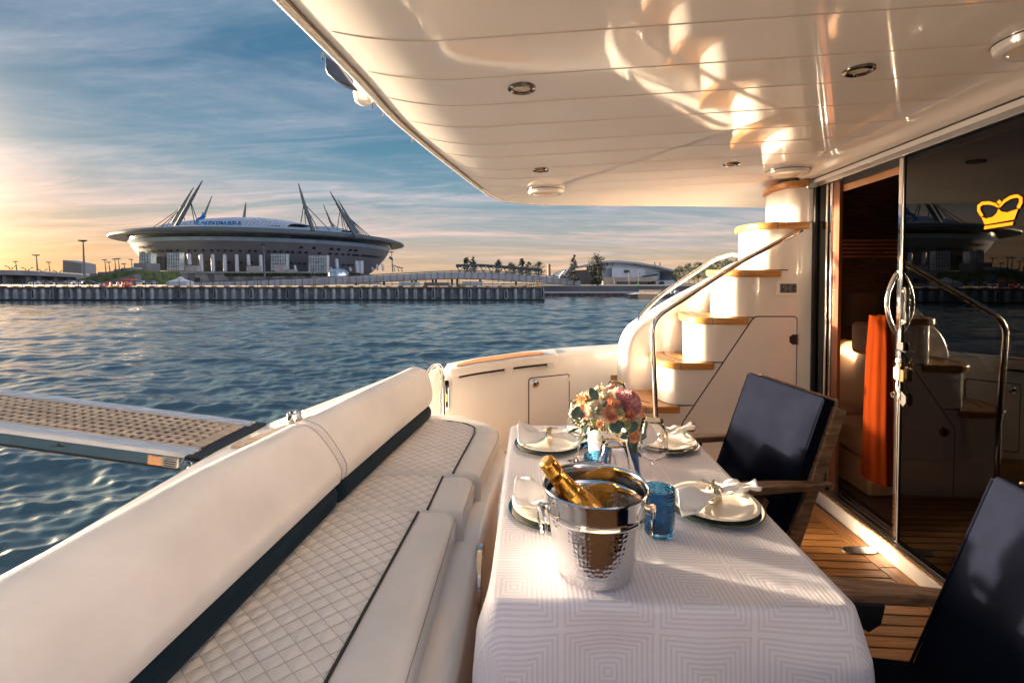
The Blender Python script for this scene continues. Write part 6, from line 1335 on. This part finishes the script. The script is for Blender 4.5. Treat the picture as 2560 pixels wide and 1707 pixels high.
# ---- trees
FOL = [mat('foliage_dark', (.016, .034, .018), .7, var=.4, vscale=.8, rand=.2), mat('foliage_mid', (.028, .050, .020), .7, var=.4, vscale=.8, rand=.2)]; BARK = mat('bark', (.05, .035, .025), .9, var=.2)
def tree(u, vb, vt, wpx, d, lab, kind='round', grp=None, seed=1):
    rn = random.Random(seed * 13 + int(u)); base, top = PT(u, vb, d), PT(u, vt, d); H = top.z - base.z; Wd = wpx / F * d / 2
    nm = 'pine_tree' if kind == 'pine' else 'tree'
    t_ = thing(nm, lab, 'tree', base, boat=False, group=grp)
    m = MB(); m.tube([(0, 0, 0), (H * .01, 0, H * .45), (-H * .01, 0, H * .95)], .1, 6, radii=[H * .022, H * .014, H * .003])
    limbs = []
    for k in range(14):
        z_ = H * rn.uniform(.22, .85); a = rn.uniform(0, 6.28)
        ext = Wd * (1 - .75 * (z_ / H) if kind == 'pine' else math.sin(math.pi * min(.97, z_ / H * .85 + .12))) * rn.uniform(.6, 1)
        e = Vector((ext * math.cos(a), ext * math.sin(a), z_ + (ext * .15 if kind == 'pine' else ext * .5))); m.tube([(0, 0, z_), e * .5 + Vector((0, 0, z_ * .5)), e], .05, 4, radii=[H * .007, H * .005, H * .002]); limbs.append(e)
    m.build('trunk', BARK, t_, local=True)
    m = MB(); clumps = []
    nc = 34 if kind == 'pine' else 46
    for k in range(nc):
        f_ = rn.random(); a = rn.uniform(0, 6.28)
        if kind == 'pine': z_ = H * (.20 + .78 * f_); ext = Wd * (1.05 - .92 * f_) * rn.uniform(.25, 1.05); cr_ = Wd * .30 * (1.15 - .7 * f_); fl2 = .45
        elif kind == 'tall': z_ = H * (.10 + .88 * f_); ext = Wd * (math.sin(math.pi * min(1, f_ * .84 + .13)) ** .7) * rn.uniform(.2, 1.0); cr_ = Wd * .36; fl2 = 1.1
        else: z_ = H * (.34 + .62 * f_); ext = Wd * math.sin(math.pi * min(1, f_ * .8 + .16)) * rn.uniform(.3, 1.0); cr_ = Wd * .32; fl2 = .9
        clumps.append((Vector((ext * math.cos(a), ext * math.sin(a), z_)), cr_ * rn.uniform(.6, 1.2), fl2))
    for e in limbs: clumps.append((e, Wd * .22, .8))
    ls = max(H * .02, .11)
    for c_, r_, fl2 in clumps:
        for q in range(34):
            p = c_ + Vector((rn.gauss(0, .5) * r_, rn.gauss(0, .5) * r_, rn.gauss(0, .5) * r_ * fl2)); n_ = Vector((rn.gauss(0, 1), rn.gauss(0, 1), rn.gauss(0, 1) + .4)).normalized(); t1 = n_.orthogonal().normalized(); t2 = n_.cross(t1); s_ = ls * rn.uniform(.5, 1.2)
            m.add([p - t1 * s_, p + t2 * s_ * .6, p + t1 * s_, p - t2 * s_ * .6], [(0, 1, 2, 3)])
    m.build('crown', FOL[0 if kind != 'round' else 1], t_, local=True, smooth=0)
tree(1435, 718, 635, 30, 150, 'dark spindly pine before the arena entrance', 'pine'); tree(1495, 718, 636, 46, 145, 'tall dense dark tree before the arena wall', 'tall')
for i, (u, vb, vt, wp, d, lab) in enumerate(((1167, 700, 640, 22, 320, 'slim tree standing left above the start of the truss'), (1183, 700, 641, 20, 322, 'slim tree right beside its twin above the start of the truss'), (1246, 705, 647, 20, 320, 'lone bushy tree above the middle of the truss'), (1278, 706, 655, 34, 318, 'low broad tree above the middle of the truss'), (1305, 706, 643, 24, 325, 'tallest bushy tree above the truss'), (1322, 706, 654, 22, 316, 'small round tree beside the tallest one above the truss'), (1345, 706, 653, 36, 322, 'broad tree at the falling end of the truss'), (1395, 704, 682, 16, 330, 'little shrub-like tree beside the chimney'))):
    tree(u, vb, vt, wp, d, lab, 'round', seed=i + 3)
for i, (u, vt, wp, d) in enumerate(((1700, 664, 30, 210), (1722, 658, 34, 205), (1745, 652, 34, 200), (1768, 655, 36, 196), (1795, 650, 40, 192), (1820, 646, 40, 190), (1850, 642, 46, 188), (1690, 672, 22, 215), (1735, 668, 30, 190), (1780, 668, 36, 186), (1815, 664, 40, 184), (1850, 662, 40, 182))):
    tree(u, 716, vt, wp, d, 'leafy tree in the row behind the stair handrails', 'round', 'trees behind the handrails', seed=i + 31)
# low hedge strip and bushes on land, counted by nobody
rn = random.Random(9); m = MB()
for k in range(2600):
    u = rn.uniform(680, 900) if k % 2 else rn.uniform(560, 700); d = 292; p = PT(u, rn.uniform(683, 690), d); n_ = Vector((rn.gauss(0, 1), rn.gauss(0, 1), rn.gauss(0, 1))).normalized(); t1 = n_.orthogonal().normalized() * .45; t2 = n_.cross(t1); m.add([p - t1, p + t2, p + t1, p - t2], [(0, 1, 2, 3)])
o = m.build('hedge', mat('hedge_green', (.05, .08, .025), .8), boat=False, smooth=0); tag(o, 'low green hedge at the foot of the stadium', 'hedge', kind='stuff')
# ---- the yacht lies a little off level: turn everything that stands on it about the eye point
RB = Matrix.Translation((0, 0, 1.49)) @ Matrix.Rotation(math.atan((HT - HB) / F), 4, 'X') @ Matrix.Translation((0, 0, -1.49))
for o in BOAT: o.matrix_basis = RB @ o.matrix_basis
